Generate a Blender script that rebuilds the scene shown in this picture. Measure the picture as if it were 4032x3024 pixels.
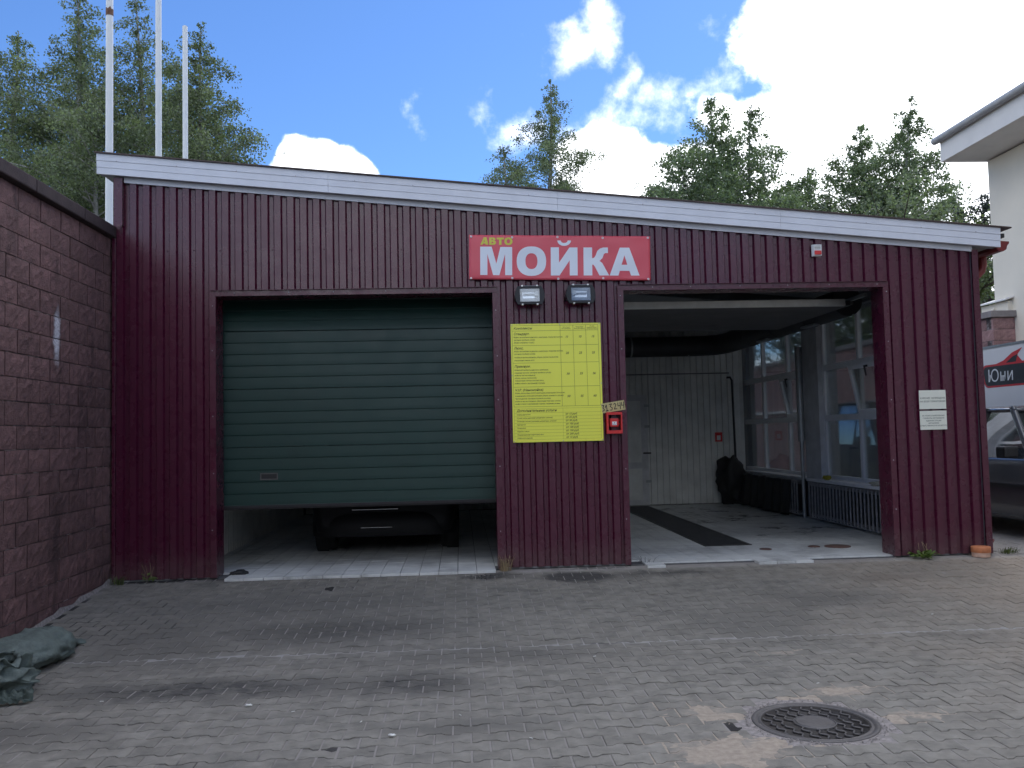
import bpy, bmesh, math, random
from mathutils import Vector, Matrix, noise
R = math.radians
SC = bpy.context.scene
COL = SC.collection
for _o in list(bpy.data.objects):
    bpy.data.objects.remove(_o)

# ------------------------------------------------------------------ camera
CAMP = Vector((3.652, -9.653, 1.434))
YAW, PITCH, ROLL, FPX = 0.05894, 0.05603, -0.02305, 3531.7
_f = Vector((math.sin(YAW), math.cos(YAW), 0)); _r = Vector((math.cos(YAW), -math.sin(YAW), 0)); _u = Vector((0, 0, 1))
FW = _f * math.cos(PITCH) + _u * math.sin(PITCH)
_u2 = _u * math.cos(PITCH) - _f * math.sin(PITCH)
RT = _r * math.cos(ROLL) + _u2 * math.sin(ROLL)
UP = _u2 * math.cos(ROLL) - _r * math.sin(ROLL)
cam_d = bpy.data.cameras.new('camera')
cam = bpy.data.objects.new('camera', cam_d); COL.objects.link(cam)
cam.matrix_world = Matrix(((RT.x, UP.x, -FW.x, CAMP.x), (RT.y, UP.y, -FW.y, CAMP.y), (RT.z, UP.z, -FW.z, CAMP.z), (0, 0, 0, 1)))
cam_d.sensor_width = 36.0; cam_d.lens = FPX / 4032 * 36.0
cam_d.clip_start = 0.05; cam_d.clip_end = 2000
SC.camera = cam


# ------------------------------------------------------------------ light
SUN_AZ, SUN_EL = R(38), R(50)       # azimuth from +Y towards +X
SUN_STRENGTH, SUN_ANGLE = 0.6, R(40)
SKY_STRENGTH, CLOUD = 0.12, 12.0
CLOUD_OFFSET = (0.0, 0.0, 4.0)  # puts unseen bright cloud behind the viewer on the left, lighting the facade
SKY_TINT = (.38, .54, .77)
SC.view_settings.view_transform = 'Standard'; SC.view_settings.look = 'None'
SC.view_settings.gamma = 1.0; SC.view_settings.use_curve_mapping = False
SC.view_settings.exposure = 0.95
SC.render.engine = 'CYCLES'
SC.cycles.max_bounces = 6; SC.cycles.transparent_max_bounces = 10
SC.cycles.use_denoising = True; SC.cycles.use_adaptive_sampling = True; SC.cycles.adaptive_threshold = .02

sd = bpy.data.lights.new('sun', 'SUN'); sd.energy = SUN_STRENGTH; sd.angle = SUN_ANGLE; sd.color = (1.0, 0.95, 0.88)
sun = bpy.data.objects.new('sun', sd); COL.objects.link(sun)
sdir = Vector((math.sin(SUN_AZ) * math.cos(SUN_EL), math.cos(SUN_AZ) * math.cos(SUN_EL), math.sin(SUN_EL)))
sun.rotation_euler = sdir.to_track_quat('Z', 'Y').to_euler()

world = bpy.data.worlds.new('World'); world.cycles.sampling_method = 'MANUAL'; world.cycles.sample_map_resolution = 512; SC.world = world; world.use_nodes = True
NT = world.node_tree; NT.nodes.clear()

class G:                     # tiny node-graph helper
    def __init__(s, nt): s.nt = nt
    def n(s, typ, **kw):
        nd = s.nt.nodes.new(typ)
        for k, v in kw.items(): setattr(nd, k, v)
        return nd
    def l(s, a, b): s.nt.links.new(a, b)
    def put(s, sock, v):
        if isinstance(v, bpy.types.NodeSocket): s.l(v, sock)
        else: sock.default_value = v
    def math(s, op, a, b=0.0, c=None, clamp=False):
        nd = s.n('ShaderNodeMath', operation=op, use_clamp=clamp)
        s.put(nd.inputs[0], a); s.put(nd.inputs[1], b)
        if c is not None: s.put(nd.inputs[2], c)
        return nd.outputs[0]
    def vmath(s, op, a, b=(0, 0, 0), sc=None):
        nd = s.n('ShaderNodeVectorMath', operation=op)
        s.put(nd.inputs[0], a); s.put(nd.inputs[1], b)
        if sc is not None: s.put(nd.inputs['Scale'], sc)
        return nd.outputs['Value'] if op in ('LENGTH', 'DISTANCE', 'DOT_PRODUCT') else nd.outputs['Vector']
    def noise(s, vec, scale, detail=4, rough=.55, col=False, dist=0.0):
        nd = s.n('ShaderNodeTexNoise'); nd.inputs['Scale'].default_value = scale
        nd.inputs['Detail'].default_value = detail; nd.inputs['Roughness'].default_value = rough
        nd.inputs['Distortion'].default_value = dist
        if vec is not None: s.l(vec, nd.inputs['Vector'])
        return nd.outputs['Color'] if col else nd.outputs[0]
    def ramp(s, v, a, b, lo=0.0, hi=1.0, smooth=True):
        nd = s.n('ShaderNodeMapRange', interpolation_type='SMOOTHSTEP' if smooth else 'LINEAR', clamp=True)
        s.put(nd.inputs['Value'], v)
        nd.inputs['From Min'].default_value = a; nd.inputs['From Max'].default_value = b
        nd.inputs['To Min'].default_value = lo; nd.inputs['To Max'].default_value = hi
        return nd.outputs[0]
    def mix(s, f, a, b, blend='MIX'):
        nd = s.n('ShaderNodeMix', data_type='RGBA', blend_type=blend)
        s.put(nd.inputs[0], f)
        for k, v in ((6, a), (7, b)):
            if isinstance(v, tuple): v = (*v[:3], 1.0)
            s.put(nd.inputs[k], v)
        return nd.outputs[2]

g = G(NT)
sky = g.n('ShaderNodeTexSky', sky_type='NISHITA'); sky.sun_disc = False
sky.sun_elevation = SUN_EL; sky.sun_rotation = SUN_AZ
sky.air_density = 1.0; sky.dust_density = 0.3; sky.ozone_density = 2.0; sky.altitude = 200
tc = g.n('ShaderNodeTexCoord'); D0 = tc.outputs['Generated']
def world_clouds():
    n = g.noise(D0, 9.0, 7, .62); nn = g.math('SUBTRACT', n, .5)
    DW = g.vmath('ADD', D0, g.vmath('SCALE', g.vmath('SUBTRACT', g.noise(D0, 11.0, 2, .5, col=True), (.5, .5, .5)), sc=.11))
    def field(lst):
        out = None
        for (cx, cy, cz, rr, a) in lst:            # direction of a cloud in the sky, its angular radius, density
            v = g.ramp(g.vmath('DISTANCE', DW, (cx, cy, cz)), 0.0, rr * 2, a, -a, smooth=False)
            out = v if out is None else g.math('MAXIMUM', out, v)
        return out
    big = [(0.4808, 0.7912, 0.378, 0.2065, 1), (0.4487, 0.8519, 0.27, 0.1187, 1), (0.5593, 0.7929, 0.2419, 0.1703, 1),
           (0.328, 0.911, 0.2499, 0.1051, 1), (0.2412, 0.9383, 0.248, 0.0774, 1), (0.1635, 0.9504, 0.2646, 0.0705, 1),
           (0.1264, 0.9601, 0.2496, 0.0361, 0.8), (0.4219, 0.7613, 0.4923, 0.1652, 1), (-0.1558, 0.9477, 0.2785, 0.0413, 1),
           (-0.1184, 0.958, 0.2611, 0.0465, 1), (0.283, 0.8988, 0.3346, 0.031, 0.35)]
    mid = [(0.1377, 0.8986, 0.4167, 0.0361, 1), (0.0916, 0.9042, 0.4172, 0.0206, 0.9), (0.1146, 0.9116, 0.3949, 0.031, 0.75),
           (0.2228, 0.8934, 0.3902, 0.0284, 0.75), (0.1796, 0.9104, 0.3727, 0.0361, 0.55), (0.2758, 0.864, 0.4212, 0.0258, 0.7),
           (0.3141, 0.8607, 0.4008, 0.031, 0.7), (0.2773, 0.8939, 0.3523, 0.049, 0.7), (0.2369, 0.9075, 0.3468, 0.0413, 0.6),
           (0.1576, 0.9364, 0.3135, 0.0465, 0.75), (0.0394, 0.9355, 0.3512, 0.0232, 0.4), (-0.0371, 0.9409, 0.3367, 0.0258, 0.3),
           (0.064, 0.9397, 0.3361, 0.0232, 0.35), (0.1285, 0.9463, 0.2966, 0.0361, 0.8)]
    a = g.ramp(g.math('ADD', field(big), g.math('MULTIPLY', nn, 1.0)), -.02, .16)
    b = g.ramp(g.math('ADD', field(mid), g.math('MULTIPLY', nn, 3.4)), .05, 1.15, 0.0, .95)
    # scattered cumulus over the rest of the sky, shifted to light the facade
    sep = g.n('ShaderNodeSeparateXYZ'); g.l(D0, sep.inputs[0])
    zz = g.math('ADD', g.math('MAXIMUM', sep.outputs['Z'], 0.0), .22)
    cb = g.n('ShaderNodeCombineXYZ'); g.l(g.math('DIVIDE', sep.outputs['X'], zz), cb.inputs[0]); g.l(g.math('DIVIDE', sep.outputs['Y'], zz), cb.inputs[1])
    gen = g.ramp(g.noise(g.vmath('ADD', cb.outputs[0], CLOUD_OFFSET), 1.1, 4, .58), .46, .58)
    clear = g.math('MAXIMUM', g.ramp(g.vmath('DISTANCE', D0, (-0.2264, 0.9019, 0.3678)), .60, .42),
                   g.ramp(g.vmath('DISTANCE', D0, (0.1624, 0.8989, 0.407)), .42, .32))
    gen = g.math('MULTIPLY', gen, g.math('SUBTRACT', 1.0, clear))
    return g.math('MAXIMUM', g.math('MAXIMUM', a, b), gen), n
M, NF = world_clouds()
shade = g.ramp(NF, .3, .7, .82, 1.05)
ccol = g.vmath('SCALE', g.n('ShaderNodeRGB').outputs[0], sc=g.math('MULTIPLY', shade, CLOUD))
for nd in NT.nodes:
    if nd.bl_idname == 'ShaderNodeRGB': nd.outputs[0].default_value = (.95, .98, 1.04, 1)
colr = g.mix(M, g.vmath('MULTIPLY', sky.outputs[0], SKY_TINT), ccol)
bg = g.n('ShaderNodeBackground'); g.l(colr, bg.inputs[0]); bg.inputs[1].default_value = SKY_STRENGTH
wo = g.n('ShaderNodeOutputWorld'); g.l(bg.outputs[0], wo.inputs[0])

# ------------------------------------------------------------------ mesh helpers
class MB:
    def __init__(s): s.v = []; s.f = []; s.sm = []
    def add(s, vs, fs, sm=False):
        b = len(s.v); s.v += [tuple(v) for v in vs]
        s.f += [tuple(b + i for i in f) for f in fs]; s.sm += [sm] * len(fs)
    def box(s, x0, x1, y0, y1, z0, z1, M=None):
        vs = [Vector((x, y, z)) for z in (z0, z1) for y in (y0, y1) for x in (x0, x1)]
        if M: vs = [M @ v for v in vs]
        s.add(vs, [(0, 2, 3, 1), (4, 5, 7, 6), (0, 1, 5, 4), (1, 3, 7, 5), (3, 2, 6, 7), (2, 0, 4, 6)])
    def cbox(s, x0, x1, y0, y1, z0, z1, c, M=None):       # bevelled box
        bm = bmesh.new(); bmesh.ops.create_cube(bm, size=1)
        for v in bm.verts: v.co = Vector(((x0 + x1) / 2 + v.co.x * (x1 - x0), (y0 + y1) / 2 + v.co.y * (y1 - y0), (z0 + z1) / 2 + v.co.z * (z1 - z0)))
        bmesh.ops.bevel(bm, geom=list(bm.edges), offset=c, segments=2, profile=.5, affect='EDGES')
        s.bm(bm, M); bm.free()
    def bm(s, bm, M=None, sm=False):
        bm.verts.index_update()
        s.add([(M @ v.co) if M else v.co.copy() for v in bm.verts], [tuple(v.index for v in f.verts) for f in bm.faces], sm)
    def tube(s, pts, r, n=10, caps=True, sm=True):
        pts = [Vector(p) for p in pts]; rs = r if isinstance(r, (list, tuple)) else [r] * len(pts)
        rings = []; prev = None
        for i, p in enumerate(pts):
            t = (pts[min(i + 1, len(pts) - 1)] - pts[max(i - 1, 0)]).normalized()
            if prev is None: a = t.orthogonal().normalized()
            else:
                a = prev - t * prev.dot(t)
                a = a.normalized() if a.length > 1e-6 else t.orthogonal().normalized()
            prev = a; b = t.cross(a)
            rings.append([p + (a * math.cos(2 * math.pi * k / n) + b * math.sin(2 * math.pi * k / n)) * rs[i] for k in range(n)])
        vs = [v for rg in rings for v in rg]; fs = []
        for i in range(len(pts) - 1):
            for k in range(n):
                fs.append((i * n + k, i * n + (k + 1) % n, (i + 1) * n + (k + 1) % n, (i + 1) * n + k))
        s.add(vs, fs, sm)
        if caps:
            s.add(rings[0], [tuple(reversed(range(n)))]); s.add(rings[-1], [tuple(range(n))])
    def lathe(s, prof, n=24, M=None, sm=True):            # prof: (r, z)
        vs = []; fs = []
        for (r, z) in prof:
            for k in range(n):
                a = 2 * math.pi * k / n; v = Vector((r * math.cos(a), r * math.sin(a), z)); vs.append(M @ v if M else v)
        for i in range(len(prof) - 1):
            for k in range(n): fs.append((i * n + k, i * n + (k + 1) % n, (i + 1) * n + (k + 1) % n, (i + 1) * n + k))
        s.add(vs, fs, sm)
    def prism(s, poly, d, M=None):                        # polygon (x, z) in the XZ plane, front at y=0, back at y=d
        n = len(poly); vs = [Vector((x, 0, z)) for x, z in poly] + [Vector((x, d, z)) for x, z in poly]
        if M: vs = [M @ v for v in vs]
        s.add(vs, [tuple(range(n)), tuple(range(2 * n - 1, n - 1, -1))] + [(i, i + n, (i + 1) % n + n, (i + 1) % n) for i in range(n)])
    def grid(s, nu, nv, fn, sm=True, flip=False):
        vs = [fn(u / nu, v / nv) for v in range(nv + 1) for u in range(nu + 1)]; fs = []
        for v in range(nv):
            for u in range(nu):
                q = (v * (nu + 1) + u, v * (nu + 1) + u + 1, (v + 1) * (nu + 1) + u + 1, (v + 1) * (nu + 1) + u)
                fs.append(q[::-1] if flip else q)
        s.add(vs, fs, sm)
    def mesh(s, name, mat):
        me = bpy.data.meshes.new(name); me.from_pydata(s.v, [], s.f)
        me.polygons.foreach_set('use_smooth', s.sm)
        if mat: me.materials.append(mat)
        me.update(); return me
    def build(s, name, mat, parent=None, loc=None, rot=None):
        return inst(name, s.mesh(name, mat), parent, loc, rot)
def inst(name, me, parent=None, loc=None, rot=None):
    o = bpy.data.objects.new(name, me); COL.objects.link(o)
    if parent: o.parent = parent
    if loc is not None: o.location = loc
    if rot is not None: o.rotation_euler = rot
    return o
def tag(o, label=None, cat=None, group=None, kind=None):
    if label: o['label'] = label
    if cat: o['category'] = cat
    if group: o['group'] = group
    if kind: o['kind'] = kind
    return o
def thing(name, label, cat, loc=(0, 0, 0), rot=(0, 0, 0), group=None):
    o = bpy.data.objects.new(name, None); COL.objects.link(o); o.location = loc; o.rotation_euler = rot
    o.empty_display_size = .1
    return tag(o, label, cat, group)
def fixn(me):
    bm = bmesh.new(); bm.from_mesh(me); bmesh.ops.recalc_face_normals(bm, faces=bm.faces); bm.to_mesh(me); bm.free()
def nz(x, y, z=0.0, s=1.0): return noise.noise(Vector((x * s, y * s, z * s)))

# ------------------------------------------------------------------ materials
MATS = {}
def mat(name, col, rough=.6, var=.12, scale=6.0, bump=0.0, bscale=60.0, metal=0.0, spec=.5, coat=0.0, rand=0.0, rvar=.0, extra=None, isl=0.0):
    m = bpy.data.materials.new(name); m.use_nodes = True; nt = m.node_tree; q = G(nt)
    b = nt.nodes['Principled BSDF']
    geo = q.n('ShaderNodeNewGeometry'); P = geo.outputs['Position']
    f = q.ramp(q.noise(P, scale, 4, .6), .25, .75, 1 - var, 1 + var, smooth=False)
    if rand:
        oi = q.n('ShaderNodeObjectInfo')
        f = q.math('MULTIPLY', f, q.ramp(oi.outputs['Random'], 0, 1, 1 - rand, 1 + rand, smooth=False))
    if isl:
        f = q.math('MULTIPLY', f, q.ramp(geo.outputs['Random Per Island'], 0, 1, 1 - isl, 1 + isl, smooth=False))
    c = q.vmath('SCALE', (*col, ), sc=f)
    if extra: c = extra(q, P, c, b)
    q.l(c, b.inputs['Base Color'])
    b.inputs['Metallic'].default_value = metal; b.inputs['Specular IOR Level'].default_value = spec
    b.inputs['Coat Weight'].default_value = coat
    if rvar: q.l(q.ramp(q.noise(P, scale * 1.7, 5, .6), .3, .7, rough - rvar, rough + rvar), b.inputs['Roughness'])
    else: b.inputs['Roughness'].default_value = rough
    if bump:
        bn = q.n('ShaderNodeBump'); bn.inputs['Strength'].default_value = bump; bn.inputs['Distance'].default_value = .01
        q.l(q.noise(P, bscale, 3, .6), bn.inputs['Height']); q.l(bn.outputs[0], b.inputs['Normal'])
    MATS[name] = m
    return m
def blob(q, P, cx, cy, rx, ry, warp=.25, soft=.6, ws=3.0):   # a stain with a shape of its own on the ground plane
    mp = q.vmath('SUBTRACT', P, (cx, cy, 0))
    key = 'w%s' % ws
    if not hasattr(q, key): setattr(q, key, q.vmath('SUBTRACT', q.noise(P, ws, 4, .65, col=True), (.5, .5, .5)))
    w = q.vmath('SCALE', getattr(q, key), sc=warp * 2)
    v = q.vmath('MULTIPLY', q.vmath('ADD', mp, w), (1 / rx, 1 / ry, 0))
    return q.ramp(q.vmath('LENGTH', v), 1 + soft, 1 - soft)

# pavement: concrete grey with oil, tyre dirt and sand dust
def pave_extra(q, P, c, b):
    dark = None
    for (x, y, rx, ry, a) in [(1.9, -3.55, 0.95, 0.22, 0.85), (2.6, -2.05, 0.9, 0.35, 0.7), (3.3, -3.6, 0.35, 0.25, 0.78), (2.2, -1.2, 1.2, 0.5, 0.34), (3.9, -2.9, 0.8, 0.25, 0.43), (1.0, -4.3, 0.5, 0.25, 0.54), (6.1, -2.3, 0.5, 0.5, 0.34), (6.9, -1.6, 0.6, 0.3, 0.43), (1.2, -2.2, 0.6, 0.8, 0.39), (3.95, -0.28, 0.3, 0.12, 0.9), (5.75, -0.42, 0.5, 0.14, 0.78), (7.9, -0.9, 0.35, 0.12, 0.62), (3.6, -4.5, 0.5, 0.15, 0.46)]:
        v = q.math('MULTIPLY', blob(q, P, x, y, rx, ry, .35, .75, 2.6), a)
        dark = v if dark is None else q.math('MAXIMUM', dark, v)
    dark = q.math('MULTIPLY', dark, q.ramp(q.noise(P, 9.0, 5, .7), .3, .6, .35, 1.0))
    dark = q.math('MAXIMUM', dark, q.math('MULTIPLY', blob(q, P, 4.85, -.45, .36, .24, .22, .3, 2.6), .85))
    spots = q.ramp(q.noise(P, 17.0, 2, .4), .69, .80, 0.0, .22)
    dark = q.math('MAXIMUM', dark, q.ramp(q.noise(P, 1.3, 5, .68), .54, .74, 0.0, .45))
    c = q.mix(q.math('MAXIMUM', dark, spots), c, (.035, .034, .034))
    sx = q.n('ShaderNodeSeparateXYZ'); q.l(P, sx.inputs[0])
    dust = q.ramp(q.math('ADD', sx.outputs['X'], q.math('MULTIPLY', q.noise(P, 1.1, 5, .6), 3.5)), 7.6, 12.2, 0.0, .62)
    c = q.mix(dust, c, (.42, .335, .255))
    edge = q.math('MULTIPLY', q.ramp(q.math('ADD', sx.outputs['Y'], q.math('MULTIPLY', q.noise(P, 5.0, 4, .6), .25)), -.18, .08), q.ramp(sx.outputs['X'], 4.1, 4.3))
    c = q.mix(q.math('MULTIPLY', edge, .5), c, (.5, .48, .45))
    sand = None
    for (x, y, rx, ry) in [(5.02, -4.42, .12, .12), (5.95, -4.12, .22, .09), (5.0, -5.05, .28, .18), (5.95, -3.15, .1, .06), (6.15, -4.62, .14, .06)]:
        v = blob(q, P, x, y, rx, ry, .12, .35, 6.0); sand = v if sand is None else q.math('MAXIMUM', sand, v)
    c = q.mix(q.math('MULTIPLY', sand, q.ramp(q.noise(P, 22, 4, .65), .38, .62, .1, .8)), c, (.40, .335, .265))
    return c
mat('paver', (.228, .212, .180), .82, .30, 9.0, .6, 150, rand=.085, isl=.085, extra=pave_extra, rvar=.06)
def joint_extra(q, P, c, b):
    sx = q.n('ShaderNodeSeparateXYZ'); q.l(P, sx.inputs[0])
    n1 = q.noise(P, .9, 4, .6)
    lit = q.ramp(q.math('ADD', n1, q.math('MULTIPLY', sx.outputs['X'], .03)), .50, .68)
    fx = q.math('FRACT', q.math('MULTIPLY', q.math('ADD', sx.outputs['X'], 1.97), 10.0))
    short = q.ramp(q.math('ABSOLUTE', q.math('SUBTRACT', fx, .5)), .10, .06)
    lit = q.math('MAXIMUM', lit, q.math('MULTIPLY', short, q.ramp(q.math('ADD', n1, q.math('MULTIPLY', sx.outputs['X'], .05)), .46, .58)))
    c = q.mix(lit, c, (.30, .275, .25))
    line = q.ramp(q.math('ABSOLUTE', q.math('ADD', sx.outputs['Y'], 2.66)), .09, .05)
    return q.mix(q.math('MULTIPLY', line, q.ramp(q.noise(P, 3.0, 4, .6), .35, .6, .2, .9)), c, (.36, .345, .32))
mat('joint_sand', (.022, .021, .02), .95, .3, 20, .5, 220, extra=joint_extra)
mat('sand', (.40, .335, .265), .95, .25, 25, .6, 260)
mat('ground', (.13, .12, .10), .95, .35, .8, .4, 40)
def wall_extra(q, P, c, b):
    sx = q.n('ShaderNodeSeparateXYZ'); q.l(P, sx.inputs[0])
    sc_ = q.vmath('MULTIPLY', P, (1, 1, .35))
    c = q.mix(q.ramp(q.noise(sc_, 2.6, 6, .65), .50, .70, 0, .72), c, (.036, .018, .018))       # damp running stains
    c = q.mix(q.ramp(q.noise(P, 34, 3, .6), .66, .74, 0, .5), c, (.30, .25, .24))              # pale aggregate
    d = q.vmath('MULTIPLY', q.vmath('ADD', q.vmath('SUBTRACT', P, (0, -1.28, 2.42)), q.vmath('SCALE', q.vmath('SUBTRACT', q.noise(P, 14, 4, .7, col=True), (.5, .5, .5)), sc=.12)), (0, 1 / .065, 1 / .26))
    eff = q.math('MULTIPLY', q.ramp(q.vmath('LENGTH', d), 1.3, .5), q.ramp(q.noise(P, 60, 4, .6), .3, .55, .35, .95))
    return q.mix(eff, c, (.62, .62, .66))
mat('split_block', (.148, .079, .075), .9, .40, 11.0, 1.0, 60, rand=.16, isl=.1, extra=wall_extra)
mat('mortar', (.07, .052, .05), .95, .4, 5.0, .5, 80, extra=lambda q, P, c, b: q.mix(q.ramp(q.noise(P, 3.2, 4, .6), .52, .62, 0, .8), c, (.42, .38, .37)))
mat('coping', (.05, .033, .034), .9, .3, 6.0, .5, 60, rand=.1)
mat('far_block', (.30, .175, .165), .9, .25, 8.0, .8, 45, rand=.2, isl=.2)
mat('far_coping', (.26, .23, .22), .9, .25, 6, .4, 50)
def clad_extra(q, P, c, b):
    sc_ = q.vmath('MULTIPLY', P, (1, 1, .25))
    c = q.mix(q.ramp(q.noise(sc_, 5.0, 6, .65), .5, .8, 0, .07), c, (.12, .07, .085))
    sx = q.n('ShaderNodeSeparateXYZ'); q.l(P, sx.inputs[0])      # splashed dust along the bottom edge, rubbed spots
    sp = q.ramp(q.math('SUBTRACT', sx.outputs['Z'], q.math('MULTIPLY', q.noise(P, 7.0, 4, .65), .5)), .12, -.22, 0, .26)
    c = q.mix(sp, c, (.16, .12, .11))
    return q.mix(q.ramp(q.noise(P, 38.0, 2, .5), .74, .79, 0, .35), c, (.30, .24, .25))
mat('cladding', (.072, .0082, .027), .28, .06, 3.0, .012, 12, rvar=.03, extra=clad_extra, spec=.6)
mat('trim_red', (.072, .0085, .026), .30, .18, 5.0, .05, 30, rvar=.08, extra=clad_extra, spec=.6)
mat('gutter_red', (.20, .022, .022), .4, .15, 5.0)
mat('white_sheet', (.69, .715, .77), .42, .06, 4.0, rvar=.08)
mat('roof_metal', (.06, .035, .03), .5, .2, 4.0)
mat('soffit', (.30, .31, .34), .6, .15, 4.0)
mat('screw', (.55, .53, .55), .4, .1, 40, metal=.6)
mat('grommet', (.75, .75, .75), .35, .1, 40, metal=.4)
mat('black_hole', (.01, .01, .01), .6)
mat('inner_white', (.64, .65, .63), .5, .18, 3.0, .05, 20)
mat('inner_grey', (.16, .165, .17), .6, .2, 3.0)
mat('ceiling', (.34, .345, .345), .7, .15, 2.5)
def tile_extra(q, P, c, b):
    d = q.ramp(q.noise(P, 1.6, 6, .65), .46, .66, 0, .6)
    bl = q.math('MAXIMUM', q.math('MULTIPLY', blob(q, P, 8.2, 2.7, .7, .9, .5, .7, 2.0), .75), q.math('MULTIPLY', blob(q, P, 7.9, 5.2, .9, 1.6, .6, .7, 2.0), .7))
    d = q.math('MULTIPLY', q.math('ADD', d, bl), q.ramp(q.noise(q.vmath('MULTIPLY', P, (1, 2.5, 1)), 6.0, 5, .7), .35, .6, .25, .85), clamp=True)
    q.l(q.ramp(d, 0, 1, .42, .22), b.inputs['Roughness'])
    return q.mix(d, c, (.10, .098, .10))
mat('floor_tile', (.64, .65, .63), .4, .08, 8.0, rand=.05, isl=.05, extra=tile_extra)
mat('grout', (.10, .10, .10), .9, .2, 12)
mat('green_panel', (.008, .036, .030), .46, .12, 3.0, .06, 160, rvar=.07)
mat('dark_rubber', (.02, .018, .02), .7, .2, 10)
mat('aluminium', (.55, .55, .53), .4, .12, 10, metal=.5)
mat('galv', (.34, .36, .37), .45, .15, 10, metal=.6)
mat('black_steel', (.018, .019, .021), .5, .2, 12, rvar=.1)
mat('cast_iron', (.24, .24, .245), .6, .35, 12, .2, 40)
mat('duct', (.03, .031, .034), .55, .2, 6)
mat('pvc', (.80, .81, .83), .35, .08, 6)
mat('pvc_dirty', (.52, .53, .55), .45, .2, 5)
mat('banner_red', (.66, .085, .115), .38, .05, 3.0, .12, 9)
mat('banner_white', (.72, .77, .84), .38, .03, 3.0)
mat('banner_yellow', (.60, .58, .06), .4, .03, 3.0)
mat('board_yellow', (.86, .87, .10), .3, .03, 2.0)
mat('ink', (.025, .028, .015), .5, .1, 20)
mat('ink_soft', (.10, .11, .03), .5, .1, 20)
mat('ink_line', (.16, .19, .02), .5, .1, 20)
mat('notice', (.74, .76, .66), .4, .03, 4)
mat('notice_ink', (.07, .08, .07), .5, .1, 20)
mat('card', (.52, .46, .21), .6, .14, 8)
mat('marker', (.02, .015, .012), .5, .2, 30)
mat('signal_red', (.62, .03, .03), .35, .06, 10)
mat('device_white', (.74, .75, .76), .35, .04, 10)
mat('lamp_black', (.008, .010, .013), .6, .1, 10)
mat('reflector', (.80, .82, .86), .3, .06, 30, .25, 90, metal=.7)
mat('lamp_grey', (.20, .21, .23), .5, .15, 20)
mat('terracotta', (.58, .21, .09), .7, .12, 20, .1, 60)
mat('terracotta_pale', (.55, .36, .27), .8, .2, 20, .2, 60)
mat('iron', (.038, .033, .030), .62, .35, 12, .3, 90, metal=.3)
mat('iron_worn', (.105, .098, .095), .55, .2, 18, .25, 60, metal=.3)
mat('rubble', (.30, .27, .25), .95, .4, 30, .5, 120)
mat('sack', (.098, .125, .112), .7, .28, 14, .9, 28)
mat('sack_dark', (.06, .08, .068), .8, .3, 12, .3, 110)
mat('cream', (.84, .77, .64), .85, .05, 1.2, .12, 60)
mat('cream_trim', (.80, .77, .72), .6, .06, 3)
mat('eave_cap', (.42, .42, .41), .5, .15, 4)
mat('van_paint', (.085, .088, .097), .25, .05, 3, coat=.6, spec=.6)
mat('blue_paint', (.012, .014, .026), .6, .05, 3)
mat('door_inner', (.10, .10, .102), .7, .2, 4)
mat('dark_paint', (.005, .005, .006), .6, .06, 3, spec=.3)
mat('car_black', (.014, .014, .015), .55, .1, 8)
mat('chrome', (.6, .6, .62), .2, .02, 8, metal=1.0)
mat('rim', (.35, .36, .37), .35, .05, 8, metal=.7)
mat('tyre', (.02, .02, .02), .85, .15, 20)
mat('tail_red', (.25, .01, .01), .2)
mat('seat', (.03, .03, .033), .9)
mat('panel_white', (.80, .81, .83), .35, .02, 3)
mat('logo_red', (.60, .03, .04), .4); mat('logo_black', (.025, .025, .03), .4); mat('logo_gold', (.62, .38, .05), .4)
mat('pole_white', (.74, .76, .75), .35, .05, 3.0)
mat('drain_brown', (.13, .075, .06), .8, .3, 20)
mat('rust', (.17, .085, .05), .8, .4, 20)
mat('bark', (.30, .29, .27), .9, .5, 7, .4, 30)
mat('bark_dark', (.07, .055, .045), .95, .3, 9, .5, 30)
mat('straw', (.34, .26, .15), .8, .3, 30, isl=.25)
mat('litter', (.75, .74, .70), .7, .1, 30)
mat('yellow_rag', (.42, .36, .04), .9, .3, 20, .5, 60)
mat('grey_rag', (.45, .43, .35), .9, .3, 20, .5, 60)
mat('black_sheet', (.014, .015, .017), .6, .3, 6, .2, 20)
def glassmat(name, tint, refl=.12, op=.0):
    m = bpy.data.materials.new(name); m.use_nodes = True; nt = m.node_tree; nt.nodes.clear(); q = G(nt)
    tr = q.n('ShaderNodeBsdfTransparent'); tr.inputs[0].default_value = (*tint, 1)
    gl = q.n('ShaderNodeBsdfGlossy'); gl.inputs['Roughness'].default_value = .04; gl.inputs[0].default_value = (.9, .93, .95, 1)
    df = q.n('ShaderNodeBsdfDiffuse'); df.inputs[0].default_value = (.28, .29, .30, 1)
    fr = q.n('ShaderNodeFresnel'); fr.inputs[0].default_value = 1.5
    m1 = q.n('ShaderNodeMixShader'); q.l(q.math('MULTIPLY', fr.outputs[0], refl / .04, clamp=True), m1.inputs[0]); q.l(tr.outputs[0], m1.inputs[1]); q.l(gl.outputs[0], m1.inputs[2])
    m2 = q.n('ShaderNodeMixShader')
    geo = q.n('ShaderNodeNewGeometry')
    q.l(q.ramp(q.noise(geo.outputs['Position'], 3.0, 5, .6), .3, .7, op * .6, op * 1.3), m2.inputs[0]); q.l(m1.outputs[0], m2.inputs[1]); q.l(df.outputs[0], m2.inputs[2])
    o = q.n('ShaderNodeOutputMaterial'); q.l(m2.outputs[0], o.inputs[0]); MATS[name] = m
glassmat('glass', (.95, .97, .97), .035, .05)
glassmat('lamp_glass', (.92, .95, .97), .06, .04)
glassmat('car_glass', (.55, .66, .66), .06, .02)
glassmat('dark_glass', (.06, .07, .07), .02, .02)
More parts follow.
